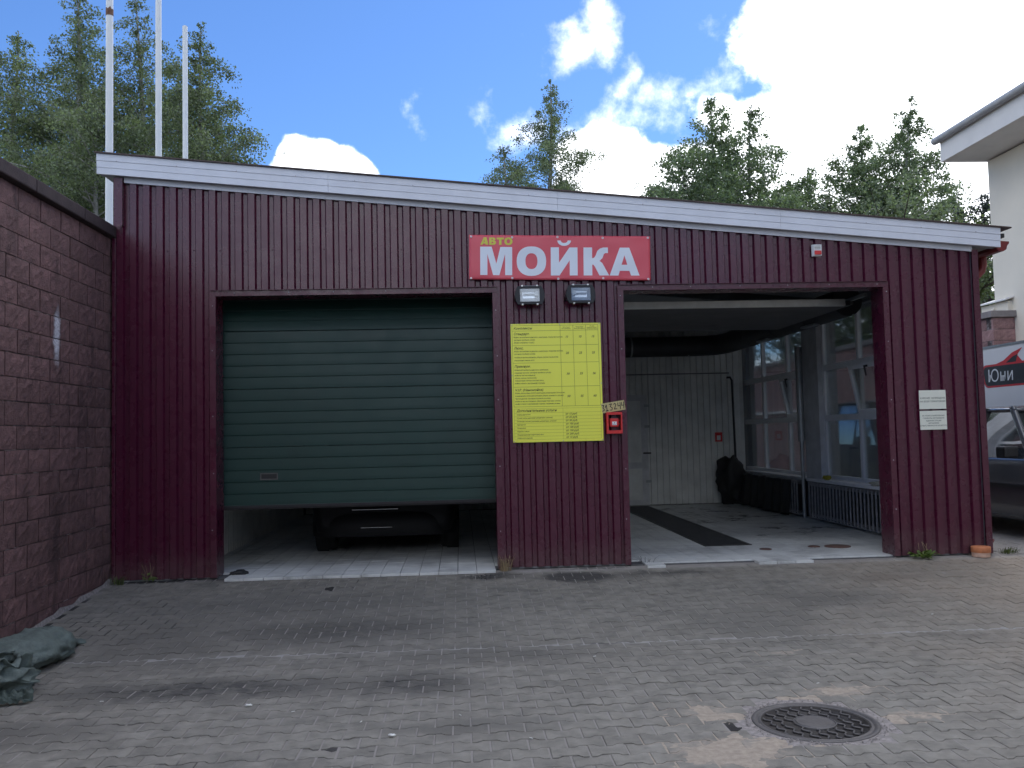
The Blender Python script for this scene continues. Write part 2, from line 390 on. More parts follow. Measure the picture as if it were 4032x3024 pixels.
def leafmat(name, col, tr=.35, isl=.45):
    m = bpy.data.materials.new(name); m.use_nodes = True; nt = m.node_tree; q = G(nt); b = nt.nodes['Principled BSDF']
    geo = q.n('ShaderNodeNewGeometry')
    f = q.math('MULTIPLY', q.ramp(geo.outputs['Random Per Island'], 0, 1, 1 - isl, 1 + isl, smooth=False), q.ramp(q.noise(geo.outputs['Position'], 1.1, 3, .5), .3, .7, .75, 1.3))
    c = q.vmath('SCALE', (*col,), sc=f); q.l(c, b.inputs['Base Color']); b.inputs['Roughness'].default_value = .5
    t = q.n('ShaderNodeBsdfTranslucent'); q.l(q.vmath('MULTIPLY', c, (1.3, 1.45, .7)), t.inputs[0])
    mx = q.n('ShaderNodeMixShader'); mx.inputs[0].default_value = tr
    q.l(b.outputs[0], mx.inputs[1]); q.l(t.outputs[0], mx.inputs[2])
    q.l(mx.outputs[0], nt.nodes['Material Output'].inputs[0]); MATS[name] = m
leafmat('birch_leaf', (.155, .185, .120), .45); leafmat('poplar_leaf', (.155, .195, .122), .45); leafmat('pine_leaf', (.024, .036, .024), .15)
leafmat('bush_leaf', (.10, .125, .05)); leafmat('weed_leaf', (.13, .19, .05)); leafmat('grass_leaf', (.085, .11, .035))

# ------------------------------------------------------------------ text
_txt_cache = {}
def text_polys(s, size=1.0, shear=0.0, bold=0.0, align='LEFT', sx=1.0):
    cu = bpy.data.curves.new('lettering', 'FONT'); cu.body = s; cu.size = size; cu.shear = shear; cu.offset = bold
    cu.align_x = align; cu.resolution_u = 2
    o = bpy.data.objects.new('lettering', cu); COL.objects.link(o)
    dg = bpy.context.evaluated_depsgraph_get(); me = o.evaluated_get(dg).to_mesh()
    vs = [(v.co.x * sx, v.co.y) for v in me.vertices]; fs = [tuple(p.vertices) for p in me.polygons]
    o.evaluated_get(dg).to_mesh_clear(); bpy.data.objects.remove(o); bpy.data.curves.remove(cu)
    return vs, fs
def put_text(mb, s, x, z, y, size, **k):
    vs, fs = text_polys(s, size, **k); mb.add([(x + a, y, z + b) for a, b in vs], fs)

# ================================================================== SETTING
BREAK, DROP = -2.65, -.2
def zg(y): return 0.0 if y >= 0 else (y / BREAK * DROP if y > BREAK else DROP)
RAMP = math.atan2(-DROP, -BREAK)
def cam_px(p):
    d = Vector(p) - CAMP; z = d.dot(FW)
    return (2016 + FPX * d.dot(RT) / z, 1512 - FPX * d.dot(UP) / z, z) if z > .1 else (-9999, -9999, z)

b = MB(); ys = [-500, -60, -20, -2.65, 0, 30, 80, 500]; xs = [-500, -60, -10, 0, 10, 20, 60, 500]
for i in range(len(ys) - 1):
    for j in range(len(xs) - 1):
        b.add([(xs[j], ys[i], zg(ys[i]) - .06), (xs[j + 1], ys[i], zg(ys[i]) - .06), (xs[j + 1], ys[i + 1], zg(ys[i + 1]) - .06), (xs[j], ys[i + 1], zg(ys[i + 1]) - .06)], [(0, 1, 2, 3)])
tag(b.build('ground', MATS['ground']), kind='structure')

MHX, MHY, MHR = 5.59, -4.67, .345
def paver_mesh():
    prof = [(.0954, .0782), (.0625, .0782), (.0375, .0532), (-.0375, .0532), (-.0625, .0782), (-.0954, .0782)]
    out = prof + [(-x, -y) for x, y in prof]
    n = len(out); m = MB()
    def ring(s, z): return [(x - math.copysign(s, x), y - math.copysign(s, y), z) for x, y in out]
    m.add(ring(.003, 0) + ring(0, -.003) + ring(0, -.03), [tuple(range(n))] + [(i, (i + 1) % n, (i + 1) % n + n, i + n)[::-1] for i in range(n)] + [(i + n, (i + 1) % n + n, (i + 1) % n + 2 * n, i + 2 * n)[::-1] for i in range(n)])
    me = m.mesh('paver', MATS['paver']); fixn(me); return me
PAV = paver_mesh()
random.seed(5)
def paver_spots():
    sp = []
    def rows(y, step, x0, x1, n):
        for r_ in range(n):
            off = .1 if r_ % 2 else 0.0
            x = x0 + off
            while x < x1:
                sp.append((x, y)); x += .2
            y += step
    rows(BREAK + .079, .14, .08, 15, 18)          # the ramp up to the doors
    rows(BREAK - .079, -.14, -.02, 15, 46)         # the yard towards the camera
    rows(.045, .14, 9.62, 15, 34)
    return sp
cands = []
for (x, y) in paver_spots():
    if math.hypot(x - MHX, y - MHY) < MHR + .075: continue
    if y > -.085 and x < 9.55: continue
    z = zg(y); px, py, d = cam_px((x, y, z))
    vis = -60 < px < 4092 and py < 3090 and y > -8
    rotx = RAMP if BREAK < y < 0 else 0
    tilt = (rotx + random.gauss(0, .006), random.gauss(0, .006), random.gauss(0, .006))
    cands.append((d if vis else 1e6 + d, x, y, z + random.gauss(0, .0013), tilt))
cands.sort()
pav = MB()
def bed(u, v, x0, x1, y0, y1):
    x = x0 + (x1 - x0) * u; y = y0 + (y1 - y0) * v
    if math.hypot(x - MHX, y - MHY) < .29: return (x, y, zg(y) - .055)
    if abs(y - BREAK) < .03: return (x, y, zg(y) - .0022 + .0015 * nz(x, y, 7, 11))
    return (x, y, zg(y) - .0052 + .0028 * nz(x, y, 1, 2.2) + .0025 * nz(x, y, 7, 11))
pav.grid(300, 120, lambda u, v: bed(u, v, .0, 15, -9.3, BREAK - .025))
pav.grid(300, 2, lambda u, v: bed(u, v, .0, 15, BREAK - .025, BREAK + .025))
pav.grid(300, 54, lambda u, v: bed(u, v, .0, 15, BREAK + .025, 0))
pav.grid(60, 50, lambda u, v: bed(u, v, 9.5, 15, 0, 4.9))
pavement = tag(pav.build('pavement', MATS['joint_sand']), kind='structure')
far = MB()
pv = [v.co.copy() for v in PAV.vertices]; pf = [tuple(p.vertices) for p in PAV.polygons]
from mathutils import Euler
for i, (d, x, y, z, t) in enumerate(cands):
    if i < 300: inst('paver', PAV, pavement, (x, y, z), t)
    else:
        Mx = Matrix.Translation((x, y, z)) @ Euler(t).to_matrix().to_4x4()
        far.add([Mx @ v for v in pv], pf)
tag(far.build('paver_field', MATS['paver'], pavement), kind='stuff')

# loose sand washed over the pavers: only what rises above their tops shows
sand = MB()
for (cx, cy, rx, ry, h) in [(5.02, -4.42, .2, .2, .0045), (5.95, -4.12, .32, .15, .0045), (5.0, -5.08, .38, .24, .0055), (6.15, -4.62, .22, .11, .0035), (5.95, -3.15, .15, .1, .001)]:
    def fn(u, v, cx=cx, cy=cy, rx=rx, ry=ry, h=h):
        x = cx + (u - .5) * 2.6 * rx; y = cy + (v - .5) * 2.6 * ry
        q = math.hypot((x - cx) / rx, (y - cy) / ry)
        if math.hypot(x - MHX, y - MHY) < .36: return (x, y, zg(y) - .05)
        return (x, y, zg(y) - .004 + h * (1.25 - q) + 0.0055 * nz(x, y, 3, 7) + .0022 * nz(x, y, 3, 45))
    sand.grid(44, 34, fn)
tag(sand.build('sand', MATS['sand']), 'pale sand spread around the manhole cover', 'sand', kind='stuff')

# ------------------------------------------------------------------ left wall of split-face blocks
def block_variants(n, L, H, D, mname, amp=.008):
    out = []
    for k in range(n):
        m = MB()
        def fn(u, v, k=k):
            e = min(u, 1 - u, v * .6, (1 - v) * .6)
            r_ = min(1, e / .06)
            return (amp * (nz(u * 3, v * 2, k * 9.1, 2.2) + .6 * nz(u * 7, v * 4, k * 5.3, 2.0)) * r_ - .004 * (1 - r_), (u - .5) * L, (v - .5) * H)
        m.grid(9, 5, fn, sm=False)
        m.box(-D, -.005, -L / 2, L / 2, -H / 2, H / 2)
        out.append(m.mesh('block', MATS[mname]))
    return out
wall = thing('block_wall', 'dark red split-face block wall with stains and a flat coping', 'wall', (0, 0, 0))
mm = MB(); mm.box(-.18, -.013, -14.0, .19, -.25, 3.6); mm.build('mortar', MATS['mortar'], wall)
wfar = MB()
BV = block_variants(6, .386, .191, .1, 'split_block'); BH = block_variants(2, .186, .191, .1, 'split_block')
random.seed(11)
for c in range(19):
    z = -.1 + c * .2; y = .19 if c % 2 else -.01
    if c % 2 == 0: inst('block', BH[c % 2], wall, (random.uniform(-.002, .002), .095, z))
    while y > -5.3:
        inst('block', random.choice(BV), wall, (random.uniform(-.003, .003), y - .2, z), (0, 0, random.gauss(0, .004))); y -= .4
    while y > -14:
        me = random.choice(BV); wfar.add([(v.co.x, v.co.y + y - .2, v.co.z + z) for v in me.vertices], [tuple(p.vertices) for p in me.polygons]); y -= .4
tag(wfar.build('block_field', MATS['split_block'], wall), kind='stuff')
cp = MB(); cp.cbox(-.26, .055, -.496, .496, 0, .12, .012); cpm = cp.mesh('coping_stone', MATS['coping'])
for k in range(14): inst('coping_stone', cpm, wall, (0, -.31 - k, 3.61), (0, 0, random.gauss(0, .004)))
f_ = MB()
f_.grid(40, 3, lambda u, v: (.02 + .10 * (1 - v) * (.5 + .5 * abs(nz(u * 30, v * 3, 1))) * (1 if u > .3 else .3), -u * 5.5, zg(-u * 5.5) - .03 + v * (.05 + .06 * max(0, nz(u * 25, 0, 3) + .3))), sm=False)
f_.build('footing', MATS['rubble'], wall)

# ================================================================== CAR WASH BUILDING
bld = thing('car_wash_building', 'maroon corrugated steel car wash with white sloping fascia and two bays', 'building', (0, 0, 0))
def roof_z(x): return 4.484 - .0906 * (x + .093)        # top of fascia along the front
RB = .213
P0 = .06
def ribs(x0, x1):
    pts = []; per = .1375
    br = [(0, 0), (.066, 0), (.081, .032), (.1225, .032)]
    k = math.floor((x0 - P0) / per) - 1
    allp = []
    while P0 + k * per < x1 + per:
        for dx, dy in br: allp.append((P0 + k * per + dx, dy))
        k += 1
    def at(x):
        for (a, ya), (c, yc) in zip(allp, allp[1:]):
            if a <= x <= c: return ya + (yc - ya) * (x - a) / (c - a)
    pts = [(x0, at(x0))] + [p for p in allp if x0 < p[0] < x1] + [(x1, at(x1))]
    return pts
def sheet(x0, x1, zb, zt, name='cladding_sheet', lift=0.0):
    m = MB(); pr = ribs(x0, x1); n = len(pr); nzv = 6
    vs = []
    for j in range(nzv + 1):
        for (x, y) in pr:
            top = zt(x) if callable(zt) else zt
            vs.append((x, -.032 + y - lift + .0016 * nz(x, zb + (top - zb) * j / nzv, 2, 1.3), zb + (top - zb) * j / nzv))
    m.add(vs, [(j * n + i, j * n + i + 1, (j + 1) * n + i + 1, (j + 1) * n + i) for j in range(nzv) for i in range(n - 1)])
    return m.build(name, MATS['cladding'], bld)
TOPZ = lambda x: roof_z(x) - RB - .03
LX0, LX1, LZ = 1.09, 4.03, 2.97
RX0, RX1, RZ = 5.455, 8.36, 2.975
sheet(.06, LX0 - .02, .012, TOPZ)
for a, c in ((LX0 - .02, 2.17), (2.17, 3.27), (3.27, LX1 + .02)): sheet(a, c, LZ + .02, TOPZ, lift=.001 if a > 2 and a < 3 else 0)
sheet(LX1 + .02, 4.75, .02, TOPZ); sheet(4.75, RX0 - .02, .02, TOPZ, lift=.001)
for a, c in ((RX0 - .02, 6.45), (6.45, 7.55), (7.55, RX1 + .02)): sheet(a, c, RZ + .02, TOPZ, lift=.001 if 6 < a < 7 else 0)
sheet(RX1 + .02, 9.395, .015, TOPZ)
# solid wall behind the sheets (with the two openings)
m = MB()
def wallbox(x0, x1, z0, z1=None):
    t0 = TOPZ(x0) + .02 if z1 is None else z1; t1 = TOPZ(x1) + .02 if z1 is None else z1
    v = [(x0, .004, z0), (x1, .004, z0), (x1, .25, z0), (x0, .25, z0), (x0, .004, t0), (x1, .004, t1), (x1, .25, t1), (x0, .25, t0)]
    m.add(v, [(3, 2, 1, 0), (4, 5, 6, 7), (0, 1, 5, 4), (1, 2, 6, 5), (2, 3, 7, 6), (3, 0, 4, 7)])
wallbox(.05, LX0 - .002, 0); wallbox(LX0 - .002, LX1 + .002, LZ + .002); wallbox(LX1 + .002, RX0 - .002, 0); wallbox(RX0 - .002, RX1 + .002, RZ + .002); wallbox(RX1 + .002, 9.41, 0)
m.build('front_wall', MATS['inner_grey'], bld)
# door casings
def casing(x0, x1, zt):
    for s, xe in ((1, x0), (-1, x1)):
        k = MB(); w = .062
        a, c = sorted((xe, xe - s * w)); k.box(a, c, -.043, -.0335, .012, zt - .001)
        a, c = sorted((xe + s * .001, xe - s * .0015)); k.box(a, c, -.0432, .252, .012, zt - .003)
        k.build('door_casing', MATS['trim_red'], bld)
    k = MB(); k.box(x0 - .062, x1 + .062, -.045, -.0335, zt, zt + .055); k.box(x0 - .05, x1 + .05, -.068, -.0335, zt + .055, zt + .059)
    k.box(x0 + .002, x1 - .002, -.0452, .252, zt - .0022, zt - .0002); k.build('lintel_trim', MATS['trim_red'], bld)
casing(LX0, LX1, LZ); casing(RX0, RX1, RZ)
def screw_at(x, z, y=-.0315, r=.006):
    k = MB(); k.lathe([(0, -.005), (r * .7, -.004), (r, 0)], 8, Matrix.Translation((x, y, z)) @ Matrix.Rotation(R(-90), 4, 'X')); return k
sm_ = MB(); sm_.lathe([(.0001, .005), (.0045, .004), (.0065, 0)], 8, Matrix.Rotation(R(90), 4, 'X')); SCREW = sm_.mesh('screw', MATS['screw'])
random.seed(3)
for (x0, x1, zt) in ((LX0, LX1, LZ), (RX0, RX1, RZ)):
    for k in range(6): inst('screw', SCREW, bld, (x0 + .25 + (x1 - x0 - .4) * k / 5 + random.uniform(-.1, .1), -.046, zt + .028))
    for z in (.45, 1.1, 1.75, 2.35, 2.85):
        for xe in (x0 - .035, x1 + .035): inst('screw', SCREW, bld, (xe + random.uniform(-.008, .008), -.044, z + random.uniform(-.08, .08)))
dk = MB(); dk.lathe([(.0001, .004), (.006, .003), (.008, 0)], 8, Matrix.Rotation(R(90), 4, 'X')); DSC = dk.mesh('screw', MATS['trim_red'])
for k in range(3, 66, 2):
    x = P0 + k * .1375 + .108
    if x < 9.3: inst('screw', DSC, bld, (x, -.001, min(3.46, TOPZ(x) - .1) + random.uniform(-.01, .01)))
# corner trims
k = MB(); k.box(.045, .135, -.075, .05, 3.735, TOPZ(.1) + .02)
for j in range(10): k.add([(.045 + .009 * j, -.077, 3.74), (.054 + .009 * j, -.077, 3.74), (.05 + .009 * j + random.uniform(-.01, .01), -.08 - random.uniform(0, .03), 3.70 - random.uniform(0, .03))], [(0, 1, 2)])
k.build('corner_trim', MATS['trim_red'], bld)
k = MB(); k.box(9.395, 9.463, -.048, -.0335, .012, TOPZ(9.45)); k.box(9.455, 9.464, -.0335, .16, .012, TOPZ(9.45)); k.build('corner_trim', MATS['trim_red'], bld)
k = MB(); k.cbox(.02, .056, -.05, .02, .0, 3.60, .004); k.build('corner_trim', MATS['trim_red'], bld)
# fascia: three stacked strips, slope along x
def strip(name, x0, x1, dz0, dz1, y0, y1, mt, parent=bld, wob=0.0):
    m = MB(); n = 24; vs = []
    for i in range(n + 1):
        x = x0 + (x1 - x0) * i / n; zz = roof_z(x) + wob * nz(x, dz0, 3, 1.1)
        vs += [(x, y0, zz + dz0), (x, y1, zz + dz0), (x, y1, zz + dz1), (x, y0, zz + dz1)]
    fs = [(i * 4 + a, i * 4 + (a + 1) % 4, i * 4 + 4 + (a + 1) % 4, i * 4 + 4 + a) for i in range(n) for a in range(4)]
    m.add(vs, fs + [(0, 1, 2, 3), (n * 4 + 3, n * 4 + 2, n * 4 + 1, n * 4)]); me = m.mesh(name, MATS[mt]); fixn(me)
    return inst(name, me, parent)
cuts = [-.11, 2.3, 4.75, 7.2, 9.684]
for a, c in zip(cuts, cuts[1:]):
    strip('fascia_board', a + .001, c - .001, -.072, .0, -.138, -.10, 'white_sheet', wob=.003)
    strip('fascia_board', a + .001, c - .001, -.142, -.074, -.133, -.10, 'white_sheet', wob=.003)
    strip('fascia_board', a + .001, c - .001, -RB, -.1435, -.129, -.10, 'white_sheet', wob=.003)
for x in [i * .62 + .1 for i in range(16)]:
    inst('screw', SCREW, bld, (x, -.139, roof_z(x) - .066))
strip('roof_edge', -.125, 9.80, .002, .016, -.16, 8.1, 'roof_metal')
strip('roof_deck', -.10, 9.66, -.19, -.001, -.098, 8.0, 'ceiling')
strip('soffit', -.10, 9.66, -RB + .004, -.192, -.098, .0035, 'soffit')
strip('wall_top_strip', .142, 4.7, -RB - .055, -RB + .002, -.046, -.0335, 'white_sheet'); strip('wall_top_strip', 4.702, 9.40, -RB - .055, -RB + .002, -.046, -.0335, 'white_sheet')
# gutter and downpipe on the low side
gt = MB()
gp = [(-.0, .0), (.0, -.09), (.03, -.115), (.08, -.12), (.115, -.10), (.125, -.06), (.15, -.03), (.15, -.01), (.143, -.012), (.118, -.055), (.105, -.095), (.075, -.112), (.033, -.107), (.008, -.085), (.008, 0)]
GX, GZ = 9.675, roof_z(9.7) - .125
n = len(gp); gt.add([(GX + a, -.06, GZ + c) for a, c in gp] + [(GX + a, 8.0, GZ + c) for a, c in gp], [(i, (i + 1) % n, (i + 1) % n + n, i + n) for i in range(n)])
gt.add([(GX + a, -.058, GZ + c) for a, c in gp[:8]], [tuple(range(8))])
gm = gt.mesh('gutter', MATS['gutter_red']); fixn(gm); inst('gutter', gm, bld)
gb = MB(); gb.box(9.664, 9.75, -.10, 8.0, roof_z(9.7) - .10, roof_z(9.7) - .055); gb.build('eave_batten', MATS['black_steel'], bld)
dp = MB(); zt_ = GZ - .10
dp.tube([(9.76, .36, zt_), (9.76, .36, zt_ - .10), (9.745, .36, zt_ - .16), (9.55, .38, zt_ - .36), (9.515, .40, zt_ - .42), (9.515, .40, .25), (9.55, .36, .16), (9.64, .26, .08)], .047, 14)
dp.build('downpipe', MATS['gutter_red'], bld)
# right-hand side wall with two glazed bays, back wall, left wall
XI, XO = 9.19, 9.44
def box_part(name, mt, *a): k = MB(); k.box(*a); return k.build(name, MATS[mt], bld)
box_part('side_wall', 'inner_grey', XI, XO, .251, 7.9, 0, .62)
box_part('side_wall', 'inner_grey', XI, XO, .251, 1.30, .62, 3.34); box_part('side_wall', 'pvc_dirty', XI - .04, XO, 3.80, 4.40, .62, 3.34); box_part('side_wall', 'inner_grey', XI, XO, 7.74, 7.9, .62, 3.34)
box_part('side_wall', 'cladding', XO + .002, XO + .012, .17, 7.9, 0, .66)
strip('side_wall', XI, XO, -RB - .30, -RB, .251, 7.9, 'inner_grey')
box_part('side_wall', 'inner_grey', .45, .60, .251, 7.9, 0, 3.9)
def corr(name, axis, c0, c1, fixed, z0, z1, mt, per=.12, dep=.02, sgn=-1):
    m = MB(); pts = []; n = int((c1 - c0) / per)
    for i in range(n):
        a = c0 + i * per; pts += [(a, 0), (a + per * .72, 0), (a + per * .78, dep), (a + per * .92, dep)]
    pts.append((c1, 0)); N = len(pts)
    vs = []
    for z in (z0, z1):
        for a, d in pts:
            vs.append((a, fixed - sgn * d, z) if axis == 'x' else (fixed - sgn * d, a, z))
    m.add(vs, [(i, i + 1, N + i + 1, N + i) for i in range(N - 1)])
    return m.build(name, MATS[mt], bld)
box_part('back_wall', 'inner_grey', .45, 9.43, 7.62, 7.8, 0, 3.6)
corr('wall_lining', 'x', .72, 9.18, 7.55, .02, 3.5, 'inner_white')
corr('wall_lining', 'y', .255, 7.5, .70, .02, 3.6, 'inner_white', sgn=1)
strip('ceiling_sheet', .5, 9.18, -RB - .03, -RB + .001, .251, 7.6, 'ceiling')
for y in (1.9, 3.7, 5.5, 7.0): strip('roof_beam', .6, 9.18, -RB - .17, -RB - .032, y, y + .09, 'inner_grey')
box_part('added_partition', 'inner_white', 4.70, 4.80, .251, 7.54, 0, 3.7)  # unseen wall between the bays, added to keep the left bay dark
# back door (white plastic, two panes)
bd = MB(); bd.box(6.15, 7.26, 7.47, 7.54, .02, 2.14); dr = bd.build('back_door', MATS['pvc_dirty'], bld)
for z0, z1 in ((.12, .72), (.84, 2.02)):
    k = MB(); k.box(6.27, 7.13, 7.462, 7.4695, z0, z1); k.build('door_panel', MATS['inner_white'], dr)
k = MB(); k.box(7.17, 7.21, 7.42, 7.469, 1.0, 1.03); k.box(7.15, 7.30, 7.41, 7.425, 1.0, 1.03); k.build('door_handle', MATS['black_steel'], dr)
for z in (.45, 1.5, 1.9): k = MB(); k.box(7.20, 7.30, 7.44, 7.469, z, z + .05); k.build('hinge', MATS['galv'], dr)
# windows (frame > panes are sub-parts)
def window(y0, y1, mulls, name='window'):
    zs = [.68, 1.57, 2.335, 3.32]
    fr = MB(); xa, xb = 9.225, 9.285
    fr.box(xa, xb, y0, y0 + .06, zs[0] - .03, zs[-1]); fr.box(xa, xb, y1 - .06, y1, zs[0] - .03, zs[-1])
    for z in (zs[0] - .03, zs[-1] - .06): fr.box(xa - .001, xb + .001, y0 + .06, y1 - .06, z, z + .06)
    for z in (zs[1], zs[2]): fr.box(xa - .002, xb + .002, y0 + .06, y1 - .06, z - .045, z + .045)
    for yy in mulls:
        for a, c in ((zs[0] + .03, zs[1] - .045), (zs[1] + .045, zs[2] - .045), (zs[2] + .045, zs[3] - .06)): fr.box(xa, xb, yy - .035, yy + .035, a, c)
    w = fr.build(name, MATS['pvc'], bld)
    edges = [y0 + .06] + [q for yy in mulls for q in (yy - .035, yy + .035)] + [y1 - .06]
    for r_ in range(3):
        for j in range(0, len(edges), 2):
            a, c = edges[j], edges[j + 1]; z0 = zs[r_] + (.03 if r_ == 0 else .045); z1 = zs[r_ + 1] - (.06 if r_ == 2 else .045)
            if r_ == 1 and j == 0:                      # tilted-in sash
                H = z1 - z0; T = Matrix.Translation((9.222, 0, z0)) @ Matrix.Rotation(R(-11), 4, 'Y')
                s = MB(); s.box(-.03, 0, a, c, 0, .055, T); s.box(-.03, 0, a, c, H - .055, H, T); s.box(-.03, 0, a, a + .055, .055, H - .055, T); s.box(-.03, 0, c - .055, c, .055, H - .055, T)
                so = s.build('sash', MATS['pvc'], w); p = MB(); p.box(-.02, -.012, a + .055, c - .055, .055, H - .055, T); p.build('pane', MATS['glass'], w)
                h = MB(); h.box(-.07, -.03, (a + c) / 2 - .012, (a + c) / 2 + .012, H - .05, H - .02, T); h.box(-.08, -.065, (a + c) / 2 - .01, (a + c) / 2 + .01, H - .16, H - .02, T); h.build('window_handle', MATS['black_steel'], w)
            else:
                p = MB(); p.box(9.252, 9.258, a, c, z0, z1); p.build('pane', MATS['glass'], w)
    return w
window(1.30, 3.80, [2.57]); window(4.40, 7.74, [5.30, 6.54])
k = MB(); k.cbox(9.02, 9.228, 1.2, 4.1, .605, .645, .006); k.build('window_sill', MATS['pvc'], bld)
k = MB(); k.cbox(9.06, 9.228, 4.42, 7.5, .605, .645, .006); k.build('window_sill', MATS['pvc_dirty'], bld)
# pipes and ducts
k = MB(); k.tube([(9.06, 4.32, 2.72), (9.06, 4.32, 1.22)], .055, 12); k.tube([(9.06, 4.32, 1.24), (9.06, 4.32, .02)], .03, 10); k.build('drain_pipe', MATS['galv'], bld)
du = MB(); du.tube([(8.62, 1.45, 3.03), (8.62, 3.0, 3.03), (8.62, 4.5, 3.03), (8.62, 6.6, 3.03), (8.53, 6.95, 3.03), (8.3, 7.12, 3.03), (7.9, 7.18, 3.03), (6.6, 7.18, 3.03), (4.4, 7.18, 3.03)], .19, 18)
dct = du.build('ventilation_duct', MATS['duct'], bld)
for y in (2.6, 3.9, 5.2): k = MB(); k.tube([(8.62, y, 3.03), (8.62, y + .03, 3.03)], .196, 18); k.build('duct_clamp', MATS['duct'], dct)
for y in (2.3, 4.2): k = MB(); k.box(8.50, 8.60, y, y + .45, 2.83, 2.86); k.build('duct_grille', MATS['galv'], dct)
for x in (6.9, 8.0): k = MB(); k.tube([(x, 7.18, 3.03), (x + .03, 7.18, 3.03)], .197, 18); k.build('duct_clamp', MATS['galv'], dct)
k = MB(); k.tube([(8.84, 7.47, 2.44), (8.90, 7.44, 2.44), (8.93, 7.43, 2.38), (8.95, 7.43, .75)], .022, 8); k.build('water_pipe', MATS['black_steel'], bld)
k = MB(); k.tube([(6.3, 7.5, 2.53), (8.9, 7.5, 2.53)], .012, 6); k.build('conduit', MATS['inner_grey'], bld)

# tiled interior floor
fl = MB(); fl.box(.6, 9.19, .10, 7.62, -.05, .004); fl.box(LX0, LX1, -.02, .10, -.05, .004); fl.box(RX0, RX1, -.02, .10, -.05, .004)
floor = tag(fl.build('tiled_floor', MATS['grout']), kind='structure')
TS = .2; tm = MB(); tm.add([(-.0955, -.0955, .018), (.0955, -.0955, .018), (.0955, .0955, .018), (-.0955, .0955, .018), (-.0968, -.0968, .0165), (.0968, -.0968, .0165), (.0968, .0968, .0165), (-.0968, .0968, .0165), (-.0968, -.0968, -.01), (.0968, -.0968, -.01), (.0968, .0968, -.01), (-.0968, .0968, -.01)],
   [(0, 1, 2, 3)] + [(i, i + 4, (i + 1) % 4 + 4, (i + 1) % 4) for i in range(4)] + [(i + 4, i + 8, (i + 1) % 4 + 8, (i + 1) % 4 + 4) for i in range(4)])
TILE = tm.mesh('tile', MATS['floor_tile']); tv = [v.co.copy() for v in TILE.vertices]; tf = [tuple(p.vertices) for p in TILE.polygons]
GR = (6.60, 7.18, 1.20, 7.25)
tl = []
for j in range(-1, 37):
    for i in range(0, 43):
        x, y = .70 + i * TS, .115 + j * TS
        if x > 9.1: continue
        if GR[0] - .02 < x < GR[1] + .02 and GR[2] - .02 < y < GR[3]: continue
        inL, inR = LX0 + .1 < x < LX1 - .02, RX0 + .1 < x < RX1 - .02
        if j < 0:
            if not (inL or (inR and (x < 5.85 or 6.72 < x < 7.32 or x > 8.3))): continue
        if j == 0 and not (inL or inR) and y < .22: continue
        px, py, d = cam_px((x, y, .02)); vis = inR or inL or (x > 5.5 and y > .3)
        tl.append((d if vis else 1e5 + d, x, y))
tl.sort(); ft = MB(); random.seed(8)
for i, (d, x, y) in enumerate(tl):
    dz = random.gauss(0, .0006)
    if i < 300: inst('tile', TILE, floor, (x, y, dz), (random.gauss(0, .002), random.gauss(0, .002), 0))
    else: ft.add([(v.x + x, v.y + y, v.z + dz) for v in tv], tf)
tag(ft.build('tile_field', MATS['floor_tile'], floor), kind='stuff')

# ================================================================== THINGS IN AND ON THE BUILDING
def door_panel_mesh(name, W, H, nr, mt, groove=.006):
    m = MB(); pr = [(0, -.004)]
    for i in range(nr):
        a = H * i / nr; c = H * (i + 1) / nr
        pr += [(a + .004, 0.0), (a + .3 * (c - a), -.0012), (c - .010, -.0005), (c - .008, groove), (c - .003, groove)]
    pr.append((H, -.002)); n = len(pr)
    nx = 6; vs = [(-W / 2 + W * j / nx, y, z) for z, y in pr for j in range(nx + 1)]
    m.add(vs, [(i * (nx + 1) + j, i * (nx + 1) + j + 1, (i + 1) * (nx + 1) + j + 1, (i + 1) * (nx + 1) + j) for i in range(n - 1) for j in range(nx)])
    m.box(-W / 2, W / 2, .011, .042, .001, H - .002)
    return m.mesh(name, MATS[mt])
gd = thing('sectional_door', 'dark green sectional garage door left partly raised over a car', 'garage door', (2.56, .30, 0))
PM = door_panel_mesh('panel', 3.10, .632, 5, 'green_panel')
for z in (.728, 1.362, 1.996): inst('panel', PM, gd, (0, 0, z))
inst('panel', PM, gd, (0, .012, 2.632), (R(-20), 0, 0))
k = MB(); k.box(-1.55, 1.55, -.006, .04, .700, .7275); k.box(-1.545, 1.545, .01, .03, .682, .6995); k.build('bottom_seal', MATS['dark_rubber'], gd)
k = MB(); k.box(-1.09, -.90, -.006, .006, 1.0, 1.012); k.box(-1.09, -.90, -.006, .006, 1.062, 1.074); k.box(-1.09, -1.078, -.006, .006, 1.0125, 1.0615); k.box(-.912, -.90, -.006, .006, 1.0125, 1.0615); hd = k.build('handle', MATS['iron_worn'], gd); k = MB(); k.box(-1.078, -.912, -.003, .006, 1.0125, 1.0615); k.build('grip_recess', MATS['car_black'], hd)
for s in (-1, 1):
    k = MB(); k.box(s * 1.50 - .015, s * 1.50 + .015, -.05, -.006, .02, 2.72); k.build('guide_rail', MATS['black_steel'], gd)
ud = thing('sectional_door', 'raised sectional door lying under the ceiling of the open right bay', 'garage door', (6.92, .72, 2.90))
PM2 = door_panel_mesh('panel', 2.9, .632, 3, 'door_inner')
for i in range(4): inst('panel', PM2, ud, (0, .02 + i * .636, .03), (R(-90), 0, R(0)))
k = MB(); k.cbox(-1.33, 1.33, -.045, .01, -.035, .05, .006); k.build('bottom_profile', MATS['aluminium'], ud)
for s in (-1, 1): k = MB(); k.box(s * 1.36 - .025, s * 1.36 + .025, -.05, .0, -.03, .03); k.build('end_cap', MATS['black_steel'], ud)
for s in (-1, 1): k = MB(); k.box(s * 1.46 - .02, s * 1.46 + .02, -.3, 2.7, .04, .08); k.build('guide_rail', MATS['galv'], ud)
